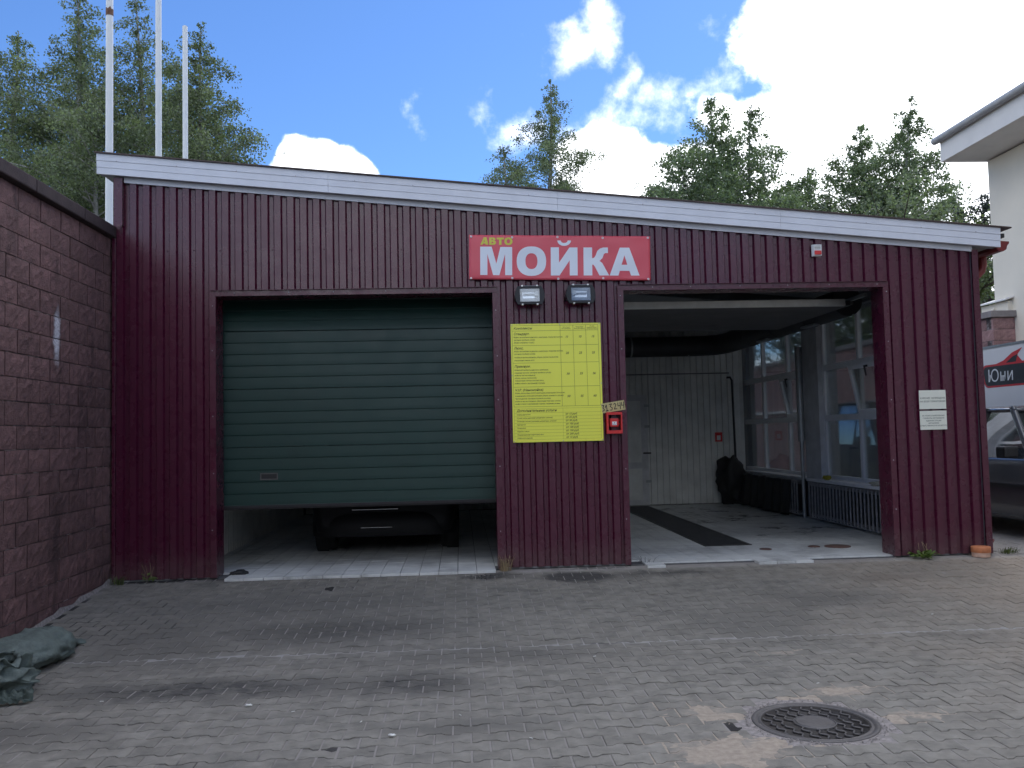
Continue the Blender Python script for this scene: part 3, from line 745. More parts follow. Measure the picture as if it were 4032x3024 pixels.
k = MB(); k.tube([(5.5, .26, 3.22), (8.4, .26, 3.22)], .035, 10); k.box(5.46, 8.42, .18, .34, 3.30, 3.34); k.build('torsion_shaft', MATS['black_steel'], ud); 
bpy.data.objects[ud.children[-1].name].location = (-6.92, -.72, -2.90)

# grate, drains
gr = thing('floor_grate', 'long black drain grate running into the right bay floor', 'grate', (GR[0], GR[2], .0))
W_, L_ = GR[1] - GR[0], GR[3] - GR[2]
k = MB(); k.box(0, W_, 0, .03, 0, .026); k.box(0, W_, L_ - .03, L_, 0, .026); k.box(0, .03, .03, L_ - .03, 0, .026); k.box(W_ - .03, W_, .03, L_ - .03, 0, .026); k.build('frame', MATS['black_steel'], gr)
k = MB(); yy = .05
while yy < L_ - .04: k.box(.03, W_ - .03, yy, yy + .014, .006, .0245); yy += .042
tag(k.build('grate_bars', MATS['black_steel'], gr), kind='stuff')
def disc(name, label, x, y, r, mt, cat, group=None, z=.018):
    t = MB(); t.lathe([(.0001, .012), (r * .85, .012), (r * .9, .006), (r, .008), (r, -.004)], 24); o = t.build(name, MATS[mt], None, (x, y, z)); return tag(o, label, cat, group)
disc('drain_cover', 'large rusty round drain cover on the bay floor by the right jamb', 8.09, .83, .15, 'drain_brown', 'drain cover', 'drain covers in the bay floor')
disc('drain_cover', 'small rusty drain cover touching the large drain cover on the bay floor', 7.82, .87, .07, 'drain_brown', 'drain cover', 'drain covers in the bay floor')
disc('drain_cover', 'small rusty drain cover alone in front of the black floor grate', 7.20, .77, .07, 'drain_brown', 'drain cover', 'drain covers in the bay floor')

# radiators
def radiator(label, y0, n, x=9.08):
    t = thing('radiator', label, 'radiator', (x, y0, .06), group='cast iron radiators under the windows')
    s = MB()
    s.tube([(-.06, 0, .0), (-.06, 0, .52)], .0135, 8); s.tube([(.045, 0, .02), (.045, 0, .50)], .012, 6)
    s.tube([(-.06, 0, .52), (0, 0, .53), (.045, 0, .50)], .015, 6); s.tube([(-.06, 0, 0), (0, 0, -.005), (.045, 0, .02)], .015, 6)
    me = s.mesh('section', MATS['cast_iron'])
    for i in range(n): inst('section', me, t, (0, i * .112, 0), (0, 0, random.gauss(0, .01)))
    k = MB()
    for z in (.03, .49): k.tube([(0, -.05, z), (0, n * .112 - .03, z)], .02, 8)
    k.build('pipe', MATS['cast_iron'], t)
    k = MB(); k.box(.0, .02, -.05, n * .112, .02, .50); k.build('shade_panel', MATS['black_steel'], t)  # dark sheet put in as the shade between the columns
radiator('grimy grey cast iron radiator under the window nearest the right jamb', 1.42, 24)
radiator('dark cast iron radiator half hidden behind the black plastic sheet', 4.5, 26)
# black sheet draped in the corner
k = MB()
def drape(u, v):
    y = 4.55 + 2.85 * u; fold = .03 * math.sin(u * 46) + .03 * nz(u * 9, v * 2, 5)
    return (8.94 - .06 * v * (1 + nz(u * 4, v, 1)) + fold - .10 * max(0, u - .8) * 5, y, .60 - .565 * v + .02 * nz(u * 8, 0, 2))
k.grid(90, 10, drape); me = k.mesh('plastic_sheet', MATS['black_sheet']); o = inst('plastic_sheet', me)
sl = o.modifiers.new('s', 'SOLIDIFY'); sl.thickness = .004
tag(o, 'black plastic sheet hanging below the far window of the right bay', 'sheet')
def lump(name, label, cat, loc, size, mt, seed, amp=.3, nu=28, nv=18, flat=.0, power=1.0):
    m = MB()
    def fn(u, v):
        a = u * 2 * math.pi; p = (v - .5) * math.pi
        d = Vector((math.cos(a) * math.cos(p), math.sin(a) * math.cos(p), math.sin(p)))
        q = d + Vector((seed, seed * 1.7, 0)); r_ = 1 + amp * (noise.noise(q * 1.6) + .5 * noise.noise(q * 3.7) - .35 * abs(noise.noise(q * 6.0)))
        z = d.z * r_
        return (d.x * r_ * size[0], d.y * r_ * size[1], max(flat - 1, z) * size[2])
    m.grid(nu, nv, fn); o = m.build(name, MATS[mt], None, loc); tag(o, label, cat); return o
lump('dark_bag', 'black bag heaped against the back wall corner in the right bay', 'bag', (8.78, 7.22, .45), (.27, .22, .48), 'black_sheet', 4.2, .45)
lump('cloth', 'yellow rag on the window sill beside the white column', 'cloth', (9.12, 3.55, .675), (.05, .12, .035), 'yellow_rag', 2.0, .5, 18, 12)
lump('cloth', 'pale grey rag on the window sill by the right jamb', 'cloth', (9.10, 1.92, .675), (.05, .13, .035), 'grey_rag', 7.0, .5, 18, 12)
ex = MB(); ex.box(-.07, .07, -.006, 0, -.09, .09); exo = ex.build('fire_sign', MATS['signal_red'], None, (8.66, 7.535, 1.29)); tag(exo, 'small red fire safety sign on the white back wall', 'sign')
k = MB(); k.box(-.035, .035, -.008, -.0065, -.06, .03); k.build('pictogram', MATS['device_white'], exo)
# lamp bars on the ceiling of the bay
for i, (x, y, z, lb) in enumerate([(7.0, .42, 3.06, 'slim grey strip light under the lintel of the right bay'), ]):
    t = thing('strip_light', lb, 'lamp', (x, y, z)); k = MB(); k.cbox(-.52, .52, -.04, .04, .0, .05, .008); k.build('housing', MATS['galv'], t)
    k = MB(); k.tube([(-.5, 0, -.015), (.5, 0, -.015)], .014, 8); k.build('tube', MATS['device_white'], t)

# ------------------------------------------------------------------ banner
BX0, BX1, BZ0, BZ1 = 3.781, 5.757, 3.110, 3.603
ban = thing('banner', 'red vinyl banner with large white and small yellow lettering', 'banner', (BX0, -.062, BZ0), (0, R(1.05), 0))
BW, BH = BX1 - BX0, BZ1 - BZ0 - .008
def bsurf(x, z, off=0.0):
    u, v = x / BW, z / BH
    y = .006 * math.sin(u * 3 * math.pi) * 0 + .004 * nz(u * 4, v * 2, 2) + .004 * nz(u * 9, v * 3, 8)
    edge = min(v, 1 - v)
    y += .004 * math.sin(u * 4 * math.pi * 2) * max(0, 1 - edge * 8)
    return (x, y - off, z)
k = MB(); k.grid(70, 20, lambda u, v: bsurf(u * BW, v * BH)); me = k.mesh('vinyl', MATS['banner_red']); bo = inst('vinyl', me, ban)
sl = bo.modifiers.new('s', 'SOLIDIFY'); sl.thickness = .002; sl.offset = 1
S = BW / 2062.0                           # lettering measured on the banner itself
def L2(x, y): return ((x - 77) * S, (BH - (y - 55 - (x - 77) * .0075) * S * 1.0))
def letter(polys, mt, name='letter'):
    bm = bmesh.new()
    for poly in polys:
        vs = [bm.verts.new((*L2(x, y), 0)) for x, y in poly]; bm.faces.new(vs)
    bmesh.ops.triangulate(bm, faces=list(bm.faces)); bmesh.ops.subdivide_edges(bm, edges=[e for e in bm.edges if e.calc_length() > .06], cuts=2, use_grid_fill=False)
    bmesh.ops.triangulate(bm, faces=list(bm.faces))
    m = MB(); bm.verts.index_update()
    m.add([bsurf(v.co.x, v.co.y, .0035) for v in bm.verts], [tuple(v.index for v in f.verts) for f in bm.faces])
    bm.free(); return m.build(name, MATS[mt], ban)
def ring(cx, cy, rx, ry, ix, iy, n=32, e=2.3):
    out = []
    def p(a, x, y): c, s = math.cos(a), math.sin(a); return (cx + x * math.copysign(abs(c) ** (2 / e), c), cy + y * math.copysign(abs(s) ** (2 / e), s))
    return [[p(2 * math.pi * i / n, rx, ry), p(2 * math.pi * (i + 1) / n, rx, ry), p(2 * math.pi * (i + 1) / n, ix, iy), p(2 * math.pi * i / n, ix, iy)] for i in range(n)]
W_l = 'banner_white'
letter([[(202, 190), (332, 190), (384, 384), (430, 193), (563, 195), (563, 515), (483, 515), (483, 275), (418, 515), (347, 513), (283, 272), (283, 512), (202, 512)]], W_l)
letter(ring(781, 355, 167, 168, 68, 90), W_l)
iy = [[(1000, 197), (1094, 197), (1094, 372), (1214, 199), (1305, 199), (1305, 519), (1215, 519), (1215, 346), (1098, 519), (1000, 519)]]
arc = []
for i in range(14):
    a0, a1 = math.pi * i / 14, math.pi * (i + 1) / 14
    iy.append([(1154 + 78 * math.cos(a0), 119 + 62 * math.sin(a0)), (1154 + 78 * math.cos(a1), 119 + 62 * math.sin(a1)), (1154 + 40 * math.cos(a1), 119 + 29 * math.sin(a1)), (1154 + 40 * math.cos(a0), 119 + 29 * math.sin(a0))])
letter(iy, W_l)
letter([[(1373, 199), (1472, 199), (1472, 322), (1495, 316), (1512, 290), (1530, 240), (1560, 212), (1600, 200), (1653, 200), (1653, 264), (1620, 264), (1606, 275), (1590, 320), (1555, 354), (1585, 375), (1664, 519), (1553, 519), (1500, 415), (1486, 397), (1472, 394), (1472, 519), (1373, 519)]], W_l)
letter([[(1670, 520), (1788, 201), (1897, 202), (2012, 521), (1915, 521), (1897, 468), (1840, 467), (1840, 398), (1873, 398), (1840, 290)], [(1670, 520), (1840, 290), (1807, 398), (1840, 398), (1840, 467), (1786, 467), (1771, 520)]], W_l)
Y_l = 'banner_yellow'
letter([[(205, 167), (243, 83), (274, 83), (294, 167), (265, 167), (260, 154), (248, 154), (248, 137), (256, 137), (248, 108)], [(205, 167), (248, 108), (240, 137), (248, 137), (248, 154), (234, 154), (230, 167)]], Y_l)
letter([[(305, 85), (330, 85), (330, 169), (305, 169)], [(330, 85), (360, 86), (374, 96), (374, 112), (364, 122), (380, 134), (380, 154), (364, 168), (330, 169), (330, 151), (350, 150), (353, 142), (348, 135), (330, 134), (330, 118), (346, 117), (348, 108), (344, 102), (330, 102)]], Y_l)
letter([[(389, 87), (471, 87), (471, 108), (443, 108), (443, 170), (416, 170), (416, 108), (389, 108)]], Y_l)
letter(ring(521, 129, 46, 43, 19, 24, 24), Y_l)
gm = MB(); gm.lathe([(.004, .001), (.005, .003), (.009, .0035), (.0125, .0015), (.0125, 0)], 14, Matrix.Rotation(R(90), 4, 'X')); GRM = gm.mesh('grommet', MATS['grommet'])
for (x, y) in ((100, 75), (563, 84), (1078, 80), (1594, 91), (2113, 88), (100, 548), (564, 548), (1084, 557), (1596, 551), (2113, 562)):
    a, c = L2(x, y); inst('grommet', GRM, ban, bsurf(a, c, .003))

# ------------------------------------------------------------------ floodlights
def floodlight(label, x, z, flip):
    t = thing('floodlight', label, 'lamp', (x, -.15, z), (R(-8), 0, R(3 if flip else -1)), 'floodlights under the banner')
    # housing: barrel-sided shell behind, flat face frame in front
    w, h = .15, .10
    def outline(s): return [(-w * s, -h * .62), (-w * .86 * s, -h), (w * .86 * s, -h), (w * s, -h * .62), (w * 1.04 * s, 0), (w * s, h * .62), (w * .84 * s, h), (-w * .84 * s, h), (-w * s, h * .62), (-w * 1.04 * s, 0)]
    o_ = outline(1); i_ = [(-.105, -.072), (.105, -.072), (.105, .072), (-.105, .072)]
    fr = MB()
    ring_o = [(a, -.012, c) for a, c in o_]; n = len(o_)
    inner = []
    for a, c in o_: inner.append((max(-.105, min(.105, a * .72)), -.012, max(-.072, min(.072, c * .72))))
    inner = [(-.105, -.012, -.03), (-.105, -.012, -.072), (.105, -.012, -.072), (.105, -.012, -.03), (.105, -.012, 0), (.105, -.012, .03), (.105, -.012, .072), (-.105, -.012, .072), (-.105, -.012, .03), (-.105, -.012, 0)]
    back = [(a * .9, .035, c * .9) for a, c in o_]
    fr.add(ring_o + inner, [(i, (i + 1) % n, (i + 1) % n + n, i + n) for i in range(n)])
    fr.add(ring_o + [(a, .02, c) for a, c in o_], [(i, (i + 1) % n, (i + 1) % n + n, i + n) for i in range(n)])
    fr.add(inner + [(a, .03, c) for a, _, c in inner], [(i, (i + 1) % n, (i + 1) % n + n, i + n) for i in range(n)])
    me = fr.mesh('face_frame', MATS['lamp_black']); fixn(me); inst('face_frame', me, t)
    hs = MB(); n2 = 8
    rings_ = []
    for j in range(n2 + 1):
        a = j / n2; sc = math.sqrt(max(0, 1 - a * a * .85)); rings_.append([(x_ * (.96 * sc + .0), .02 + .085 * a, c_ * (.93 * sc) + .02 * a) for x_, c_ in o_])
    for j in range(n2): hs.add(rings_[j] + rings_[j + 1], [(i, (i + 1) % n, (i + 1) % n + n, i + n) for i in range(n)], True)
    hs.add(rings_[-1], [tuple(range(n))]); me = hs.mesh('housing', MATS['lamp_grey']); fixn(me); inst('housing', me, t)
    rf = MB()
    f0 = [(-.104, .0, -.071), (.104, .0, -.071), (.104, .0, .071), (-.104, .0, .071)]; f1 = [(-.075, .045, -.02), (.075, .045, -.02), (.075, .045, .045), (-.075, .045, .045)]
    rf.add(f0 + f1, [(0, 1, 5, 4), (1, 2, 6, 5), (2, 3, 7, 6), (3, 0, 4, 7), (4, 5, 6, 7)]); rf.build('reflector', MATS['reflector'], t)
    k = MB(); s = -1 if flip else 1; k.box(s * .055 if s > 0 else -.09, .09 if s > 0 else -.055, .005, .035, -.005, .05); k.build('lamp_socket', MATS['device_white'], t)
    k = MB(); k.tube([(-.07, .02, .02), (.07, .02, .02)], .008, 8); k.build('lamp_tube', MATS['device_white'], t)
    k = MB(); k.box(-.104, .104, -.010, -.006, -.071, .071); k.build('cover_glass', MATS['lamp_glass'], t)
    for (a, c) in ((-.08, .1), (.08, .1), (-.08, -.1), (.08, -.1)):
        k = MB(); k.box(a - .009, a + .009, -.017, .02, c - (.004 if c > 0 else .010), c + (.010 if c > 0 else .004)); k.build('clip', MATS['aluminium'], t)
    k = MB(); k.box(-.16, -.152, -.0, .03, -.03, .03); k.box(.152, .16, -.0, .03, -.03, .03); k.tube([(-.156, .03, 0), (-.156, .12, -.03), (.156, .12, -.03), (.156, .03, 0)], .009, 6); k.build('bracket', MATS['black_steel'], t)
    k = MB(); k.box(-.10, .10, .005, .085, .085, .11); k.build('terminal_box', MATS['lamp_grey'], t)
floodlight('black floodlight with glass face under the banner, nearer the green door', 4.425, 2.915, False)
floodlight('black floodlight with glass face under the banner, nearer the open bay', 4.975, 2.92, True)

# ------------------------------------------------------------------ price board
PBX, PBZ, PBW, PBH = 4.217, 1.344, .976, 1.277
pb = thing('price_board', 'bright yellow price board with a ruled table of prices', 'sign', (PBX, -.046, PBZ))
k = MB(); k.cbox(0, PBW, -.004, .004, 0, PBH, .0015); k.build('board', MATS['board_yellow'], pb)
def BP(x, y):     # measured on the board: upright grid
    return ((x - 100 - (y - 90) * .022) / 1158 * PBW, PBH - (y - 88 + (x - 100) * .0155) / 1518 * PBH)
ln = MB(); YL = -.0046
def line(x0, y0, x1, y1, w=.0022):
    a = Vector((*BP(x0, y0), )); c = Vector((*BP(x1, y1), )); d = (c - a).normalized(); nn = Vector((-d.y, d.x)) * w / 2
    ln.add([(a.x - nn.x, YL, a.y - nn.y), (c.x - nn.x, YL, c.y - nn.y), (c.x + nn.x, YL, c.y + nn.y), (a.x + nn.x, YL, a.y + nn.y)], [(0, 1, 2, 3)])
def hy(y): return lambda x: y - (x - 118) * .0155
for y, xa, xb in ((112, 118, 1224), (180, 121, 1226), (368, 126, 1231), (592, 132, 1238), (899, 139, 1246), (1152, 145, 1254)): line(xa, y, xb, y - (xb - xa) * .0155, .003)
for x, dx in ((118, 27), (736, 27), (902, 27), (1066, 30), (1224, 30)): y0 = 112 - (x - 118) * .0155; line(x, y0, x + dx, y0 + 1040, .003)
for y in (1178, 1232, 1276, 1320, 1362, 1404, 1447, 1488, 1531, 1570): line(146 + (y - 1178) * .022, y, 1256 + (y - 1178) * .022, y - 17, .0016)
for x in (146, 770, 1256): y0 = 1178 - (x - 146) * .0155; line(x, y0, x + 9, y0 + 392, .0016)
ln.build('table_rules', MATS['ink_line'], pb)
t1, t2 = 'ink', 'ink_soft'; YT = -.0052
def bt(mt, s, x, y, size, bold=0.0, align='LEFT', sx=1.0):
    a, c = BP(x, y); m = MB(); put_text(m, s, a, c, YT, size, shear=.22, bold=bold, align=align, sx=sx); m.build('lettering', MATS[mt], pb)
for s, x, y in (('Комплексы', 136, 160), ('Стандарт.', 138, 232), ('Люкс.', 143, 416), ('Премиум.', 150, 650), ('V.I.P. (Наномойка)', 157, 952)): bt(t1, s, x, y, .036, .0004)
bt(t1, 'Дополнительные услуги', 178, 1216, .036, .0004)
for vals, y in ((('11', '13', '15'), 264), (('20', '23', '25'), 473), (('30', '33', '36'), 740), (('50', '55', '60'), 1028)):
    for s, x in zip(vals, (822, 992, 1158)): bt(t1, s, x + (y - 260) * .03, y - (x - 822) * .016, .032, .0005, 'CENTER')
for i, s in enumerate(('от 15 руб.', 'от 25 руб.', 'от 30 руб.', 'от 100 руб.', 'от 100 руб.', 'от 150 руб.', 'от 200 руб.', 'от 15 руб.')): bt(t1, s, 803 + i * 1.2, 1252 + i * 42.6, .028, .0004)
bt(t2, 'Легковые\nАвтомобили', 812, 134, .0165, 0, 'CENTER'); bt(t2, 'Минивены\nВнедорожники', 985, 130, .0165, 0, 'CENTER'); bt(t2, 'Бизнес\nвнедорожники\nМикроавтобусы', 1148, 118, .0150, 0, 'CENTER')
small = [('Мойка автомобиля и дисков с шампунью, покрытие воском,', 138, 270), ('протирка проёмов кузова.', 140, 304), ('(Мойка ковриков +2 руб.)', 141, 338),
         ('Мойка автомобиля и дисков с шампунью, покрытие воском,', 143, 450), ('протирка проёмов кузова.', 144, 484), ('+мойка и чистка ковриков, уборка салона пылесосом,', 146, 528), ('обновление панели авто.', 147, 566),
         ('Мойка автомобиля и дисков с шампунью,', 149, 690), ('покрытие воском, протирка проёмов кузова,', 150, 725), ('мойка и чистка ковриков,', 151, 758), ('уборка салона пылесосом,', 152, 792), ('+обновление салона пластика авто,', 153, 826), ('мойка стекол с внутренней стороны.', 154, 860),
         ('Мойка автомобиля NАНО шампунем и консервантом кузова,', 156, 986), ('кондиционер кожи (или влажная уборка тканевого салона).', 157, 1021), ('Чистка дисков, протирка проемов и кузова,', 158, 1056), ('мойка и чистка ковриков, обновление пластика салона,', 159, 1090), ('мойка стекол с внутренней стороны, чернение резины.', 160, 1124)]
for s, x, y in small: bt(t2, s, x, y, .0205, .0002, sx=.88)
for i, s in enumerate(('Мойка двигателя', 'Сухой туман (удаление неприятных запахов)', 'Озонация салона (удаление неприятных запахов)', 'Химчистка', 'Полировка', 'Жидкое стекло', 'Предпродажная подготовка авто', 'Мойка мотоциклов')): bt(t2, s, 178 + i * 1.2, 1260 + i * 42.6, .0195, .0002, sx=.9)
for (a, c) in ((.012, PBH - .012), (.53, PBH - .01), (PBW - .014, PBH - .012), (.012, .012), (.54, .01), (PBW - .012, .012), (.006, .72), (PBW - .008, .62)): inst('screw', SCREW, pb, (a, -.004, c))

# hand-written number card, call point, sounder, notices
cd = thing('number_card', 'tilted yellowish card with hand-painted black numbers beside the price board', 'sign', (5.315, -.0495, 1.708), (0, R(-8), 0))
k = MB(); k.box(-.135, .12, -.002, .002, -.052, .052); k.build('card', MATS['card'], cd)
k = MB()
def stroke(pts, w=.009):
    pts = [Vector(p) for p in pts]
    for a, c in zip(pts, pts[1:]):
        d = (c - a).normalized(); nn = Vector((-d.y, d.x)) * w / 2; a2 = a - d * w * .2; c2 = c + d * w * .2
        k.add([(a2.x - nn.x, -.0026, a2.y - nn.y), (c2.x - nn.x, -.0026, c2.y - nn.y), (c2.x + nn.x, -.0026, c2.y + nn.y), (a2.x + nn.x, -.0026, a2.y + nn.y)], [(0, 1, 2, 3)])
stroke([(-.13, .03), (-.105, .03), (-.12, .005), (-.108, -.02), (-.13, -.034)]); stroke([(-.098, .0), (-.08, .032), (-.08, -.034)]); stroke([(-.092, -.034), (-.066, -.034)], .012)
stroke([(-.05, .03), (-.02, .034), (-.04, .006), (-.02, -.012), (-.028, -.034), (-.05, -.03)]); stroke([(.0, .022), (.014, .034), (.025, .018), (.0, -.028), (.03, -.028)])
stroke([(.048, .034), (.044, .0), (.072, .0)]); stroke([(.072, .034), (.066, -.036)]); stroke([(.088, .034), (.084, .0), (.112, .0)]); stroke([(.112, .036), (.104, -.036)])
k.build('painted_number', MATS['marker'], cd)
cpt = thing('fire_call_point', 'red fire call point in an open red frame beside the price board', 'alarm', (5.307, -.044, 1.532))
k = MB(); k.box(-.084, .084, -.07, .0, .087, .115); k.box(-.084, .084, -.07, .0, -.115, -.080); k.box(-.084, -.066, -.07, .0, -.080, .087); k.box(.070, .084, -.07, .0, -.080, .087); k.build('frame', MATS['signal_red'], cpt)
k = MB(); k.cbox(-.048, .048, -.05, .006, -.042, .048, .006); k.build('button_box', MATS['signal_red'], cpt); k = MB(); k.box(-.066, .07, -.012, .004, -.018, -.006); k.box(-.066, .07, -.012, .004, .02, .032); k.build('bracket', MATS['signal_red'], cpt)
k = MB(); k.box(-.024, .026, -.052, -.0502, -.024, .014); k.build('label_plate', MATS['device_white'], cpt); k = MB(); k.lathe([(.0001, .001), (.005, .001)], 10, Matrix.Translation((.002, -.0522, .0)) @ Matrix.Rotation(R(90), 4, 'X')); k.box(-.018, .02, -.0526, -.0523, -.018, -.015); k.build('symbol', MATS['ink'], cpt)
snd = thing('alarm_sounder', 'small white alarm sounder with red lens below the fascia', 'alarm', (7.622, -.034, 3.384))
k = MB(); k.add([(-.05, 0, -.066), (.052, 0, -.066), (.052, 0, .066), (-.05, 0, .066), (-.036, -.035, -.058), (.052, -.035, -.058), (.052, -.035, .064), (-.036, -.035, .064)], [(4, 5, 6, 7), (0, 1, 5, 4), (1, 2, 6, 5), (2, 3, 7, 6), (3, 0, 4, 7)]); k.build('case', MATS['device_white'], snd)
k = MB(); k.cbox(-.032, .046, -.048, -.0355, -.050, -.004, .005); k.build('lens', MATS['signal_red'], snd)
for z in (.012, .028, .044): k = MB(); k.box(-.028, .04, -.0365, -.0352, z, z + .005); k.build('sound_slot', MATS['ink_soft'], snd)
def notice(label, z, lines, size):
    t = thing('notice_plate', label, 'sign', (8.713, -.038, z)); k = MB(); k.cbox(0, .304, -.003, .002, 0, .208, .001); k.build('plate', MATS['notice'], t)
    m = MB()
    for s, x, zz in lines: put_text(m, s, x, zz, -.0036, size, align='CENTER', bold=.0003)
    m.build('lettering', MATS['notice_ink'], t)
notice('upper white notice plate with two printed lines, right of the open bay', 1.606, [('КУРЕНИЕ  ЗАПРЕЩЕНО', .152, .112), ('НА ВСЕЙ ТЕРРИТОРИИ!', .152, .076)], .0245)
notice('lower white notice plate with five printed lines, right of the open bay', 1.379, [('ЗА ПЛОХО ЗАКРЕПЛЕННЫЕ', .152, .148), ('ЭЛЕМЕНТЫ АВТОМОБИЛЯ', .152, .120), ('АДМИНИСТРАЦИЯ', .152, .092), ('АВТОМОЙКИ', .152, .065), ('ОТВЕТСТВЕННОСТИ НЕ НЕСЕТ!!!', .152, .038)], .0185)

# ================================================================== VEHICLES
def make_car(name, label, loc, rz, L, Wd, H, paint, hood, belt, ws_base, ws_top, rear_top, rear_base, doors, wheels, wr, ride=.2, plate=False, rear_trim=True, group=None, glass='car_glass'):
    t = thing(name, label, 'car', loc, (0, 0, rz), group)
    hw = Wd / 2; hl = L / 2
    def sec(x, z0, z1, w):
        half = [(0, z0), (w * .80, z0), (w * .95, z0 + .05), (w * .985, z0 + .2), (w, (z0 + z1) * .52), (w * .985, z1 - .10), (w * .95, z1 - .02), (w * .90, z1), (0, z1 + .015)]
        return [(x, y, z) for y, z in half] + [(x, -y, z) for y, z in half[-2:0:-1]]
    st = [(-hl, ride + .12, belt - .20, hw * .86), (-hl + .04, ride + .04, belt - .06, hw * .93), (-hl + .18, ride, belt, hw * .98), (-hl + .6, ride, belt, hw), (0, ride - .01, belt, hw), (ws_base - .05, ride, belt - .005, hw), (ws_base + .15, ride, belt - .04, hw * .995), (hl - .5, ride, hood, hw * .97), (hl - .12, ride + .02, hood - .12, hw * .90), (hl, ride + .1, hood - .28, hw * .78)]
    m = MB(); prev = None
    for s in st:
        r_ = sec(*s)
        if prev: n = len(r_); m.add(prev + r_, [(i, (i + 1) % n, (i + 1) % n + n, i + n) for i in range(n)], True)
        else: m.add(r_, [tuple(range(len(r_)))])
        prev = r_
    m.add(prev, [tuple(range(len(prev)))])
    bm = bmesh.new(); me = m.mesh('body', MATS[paint]); bm.from_mesh(me); bmesh.ops.remove_doubles(bm, verts=bm.verts, dist=1e-4); bmesh.ops.recalc_face_normals(bm, faces=bm.faces); bm.to_mesh(me); bm.free()
    body = inst('body', me, t)
    # greenhouse: pillars, roof, glass
    wb, wt = hw * .93, hw * .76; zr = H - .05
    sidex = [(ws_base, ws_top)] + [(d, d * .98 + (ws_top + rear_top) * .01) for d in doors] + [(rear_base, rear_top)]
    for s in (1, -1):
        for i, (xb, xt) in enumerate(sidex):
            k = MB(); k.tube([(xb, s * wb, belt - .02), (xb * .45 + xt * .55, s * (wb * .42 + wt * .58 + .012), (belt + zr) / 2 + .03), (xt, s * wt, zr)], [.045, .038, .04] if 0 < i < len(sidex) - 1 else [.05, .042, .045], 8); k.build('pillar', MATS[paint if i in (0, len(sidex) - 1) else 'car_black'], t)
        for (a, at_), (c, ct) in zip(sidex, sidex[1:]):
            k = MB(); k.grid(4, 5, lambda u, v: ((a + (c - a) * u) * (1 - v) + (at_ + (ct - at_) * u) * v, s * (wb + (wt - wb) * v + .03 * math.sin(v * math.pi)), belt - .01 + (zr - belt) * v), flip=(s > 0)); k.build('side_window', MATS[glass], t)
    for nm, xb, xt in (('windscreen', ws_base + .12, ws_top), ('rear_window', rear_base - .06, rear_top)):
        k = MB(); k.grid(8, 4, lambda u, v: ((xb + (xt - xb) * v) + (.06 if nm == 'windscreen' else -.06) * (1 - (2 * u - 1) ** 2), (2 * u - 1) * (wb + (wt - wb) * v), belt - .02 + (zr - belt + .01) * v)); k.build(nm, MATS[glass], t)
    k = MB(); k.grid(14, 10, lambda u, v: (rear_top - .08 + (ws_top - rear_top + .16) * u, (2 * v - 1) * (wt + .035), zr - .01 + .06 * (1 - abs(2 * v - 1) ** 3.2) * (1 - abs(2 * u - 1) ** 5))); me = k.mesh('roof', MATS[paint]); ro = inst('roof', me, t); q = ro.modifiers.new('s', 'SOLIDIFY'); q.thickness = .03
    k = MB(); k.box(rear_base + .3, ws_base - .3, -hw * .8, hw * .8, belt - .35, belt - .2)
    k.cbox(.05, .25, -.62, -.12, belt - .3, belt + .38, .06); k.cbox(.05, .25, .12, .62, belt - .3, belt + .38, .06); k.cbox(-1.0, -.8, -.62, .62, belt - .3, belt + .28, .06); k.build('seats', MATS['seat'], t)
    for wx in wheels:
        for s in (1, -1):
            Mx = Matrix.Translation((wx, s * (hw - .12), wr)) @ Matrix.Rotation(R(-90 * s), 4, 'X')
            k = MB(); k.lathe([(wr * .62, -.10), (wr * .9, -.105), (wr * .985, -.08), (wr, -.05), (wr, .05), (wr * .985, .08), (wr * .9, .105), (wr * .62, .10)], 28, Mx); w = k.build('wheel', MATS['tyre'], t)
            k = MB(); k.lathe([(wr * .63, .09), (wr * .58, .06), (wr * .2, .075), (.0001, .08)], 24, Mx); k.build('rim', MATS['rim'], w)
            k = MB(); k.lathe([(wr * 1.14, -.02), (wr * 1.14, .125), (wr * 1.05, .128), (wr * 1.05, -.02)], 24, Matrix.Translation((wx, s * (hw - .12), wr + .02)) @ Matrix.Rotation(R(-90 * s), 4, 'X')); k.build('wheel_arch', MATS['car_black'], t)
    for s in (1, -1):
        k = MB(); k.box(-hl + .35, ws_base + .75, s * hw - .012 if s > 0 else -hw - .016, s * hw + .016 if s > 0 else -hw + .012, belt * .62, belt * .62 + .05); k.build('side_moulding', MATS['car_black'], t)
        k = MB(); k.cbox(ws_base - .30, ws_base - .10, s * (hw + .03) if s > 0 else -(hw + .22), s * (hw + .22) if s > 0 else -(hw + .03), belt + .0, belt + .15, .03); k.build('mirror', MATS['car_black'], t)
        k = MB(); k.cbox(doors[0] + .06, doors[0] + .22, s * hw - .02 if s > 0 else -hw - .018, s * hw + .018 if s > 0 else -hw + .02, belt - .17, belt - .13, .008); k.build('door_handle', MATS['car_black'], t)
        for d in [ws_base - .06] + list(doors):
            k = MB(); k.box(d - .004, d + .004, s * hw * .992 - .004, s * hw * .992 + .008 * s if s > 0 else -hw * .992 + .004, ride + .12, belt - .03) if s > 0 else k.box(d - .004, d + .004, -hw * .992 - .008, -hw * .992 + .004, ride + .12, belt - .03); k.build('door_gap', MATS['car_black'], t)
        k = MB(); k.cbox(hl - .35, hl - .12, s * hw * .62 - .14, s * hw * .62 + .14, hood - .24, hood - .10, .02); k.build('headlight', MATS['chrome'], t)
        k = MB(); k.cbox(-hl - .006, -hl + .14, s * hw * .76 - .09, s * hw * .76 + .10, belt - .16, belt - .03, .02); k.build('tail_light', MATS['tail_red'], t)
    k = MB()
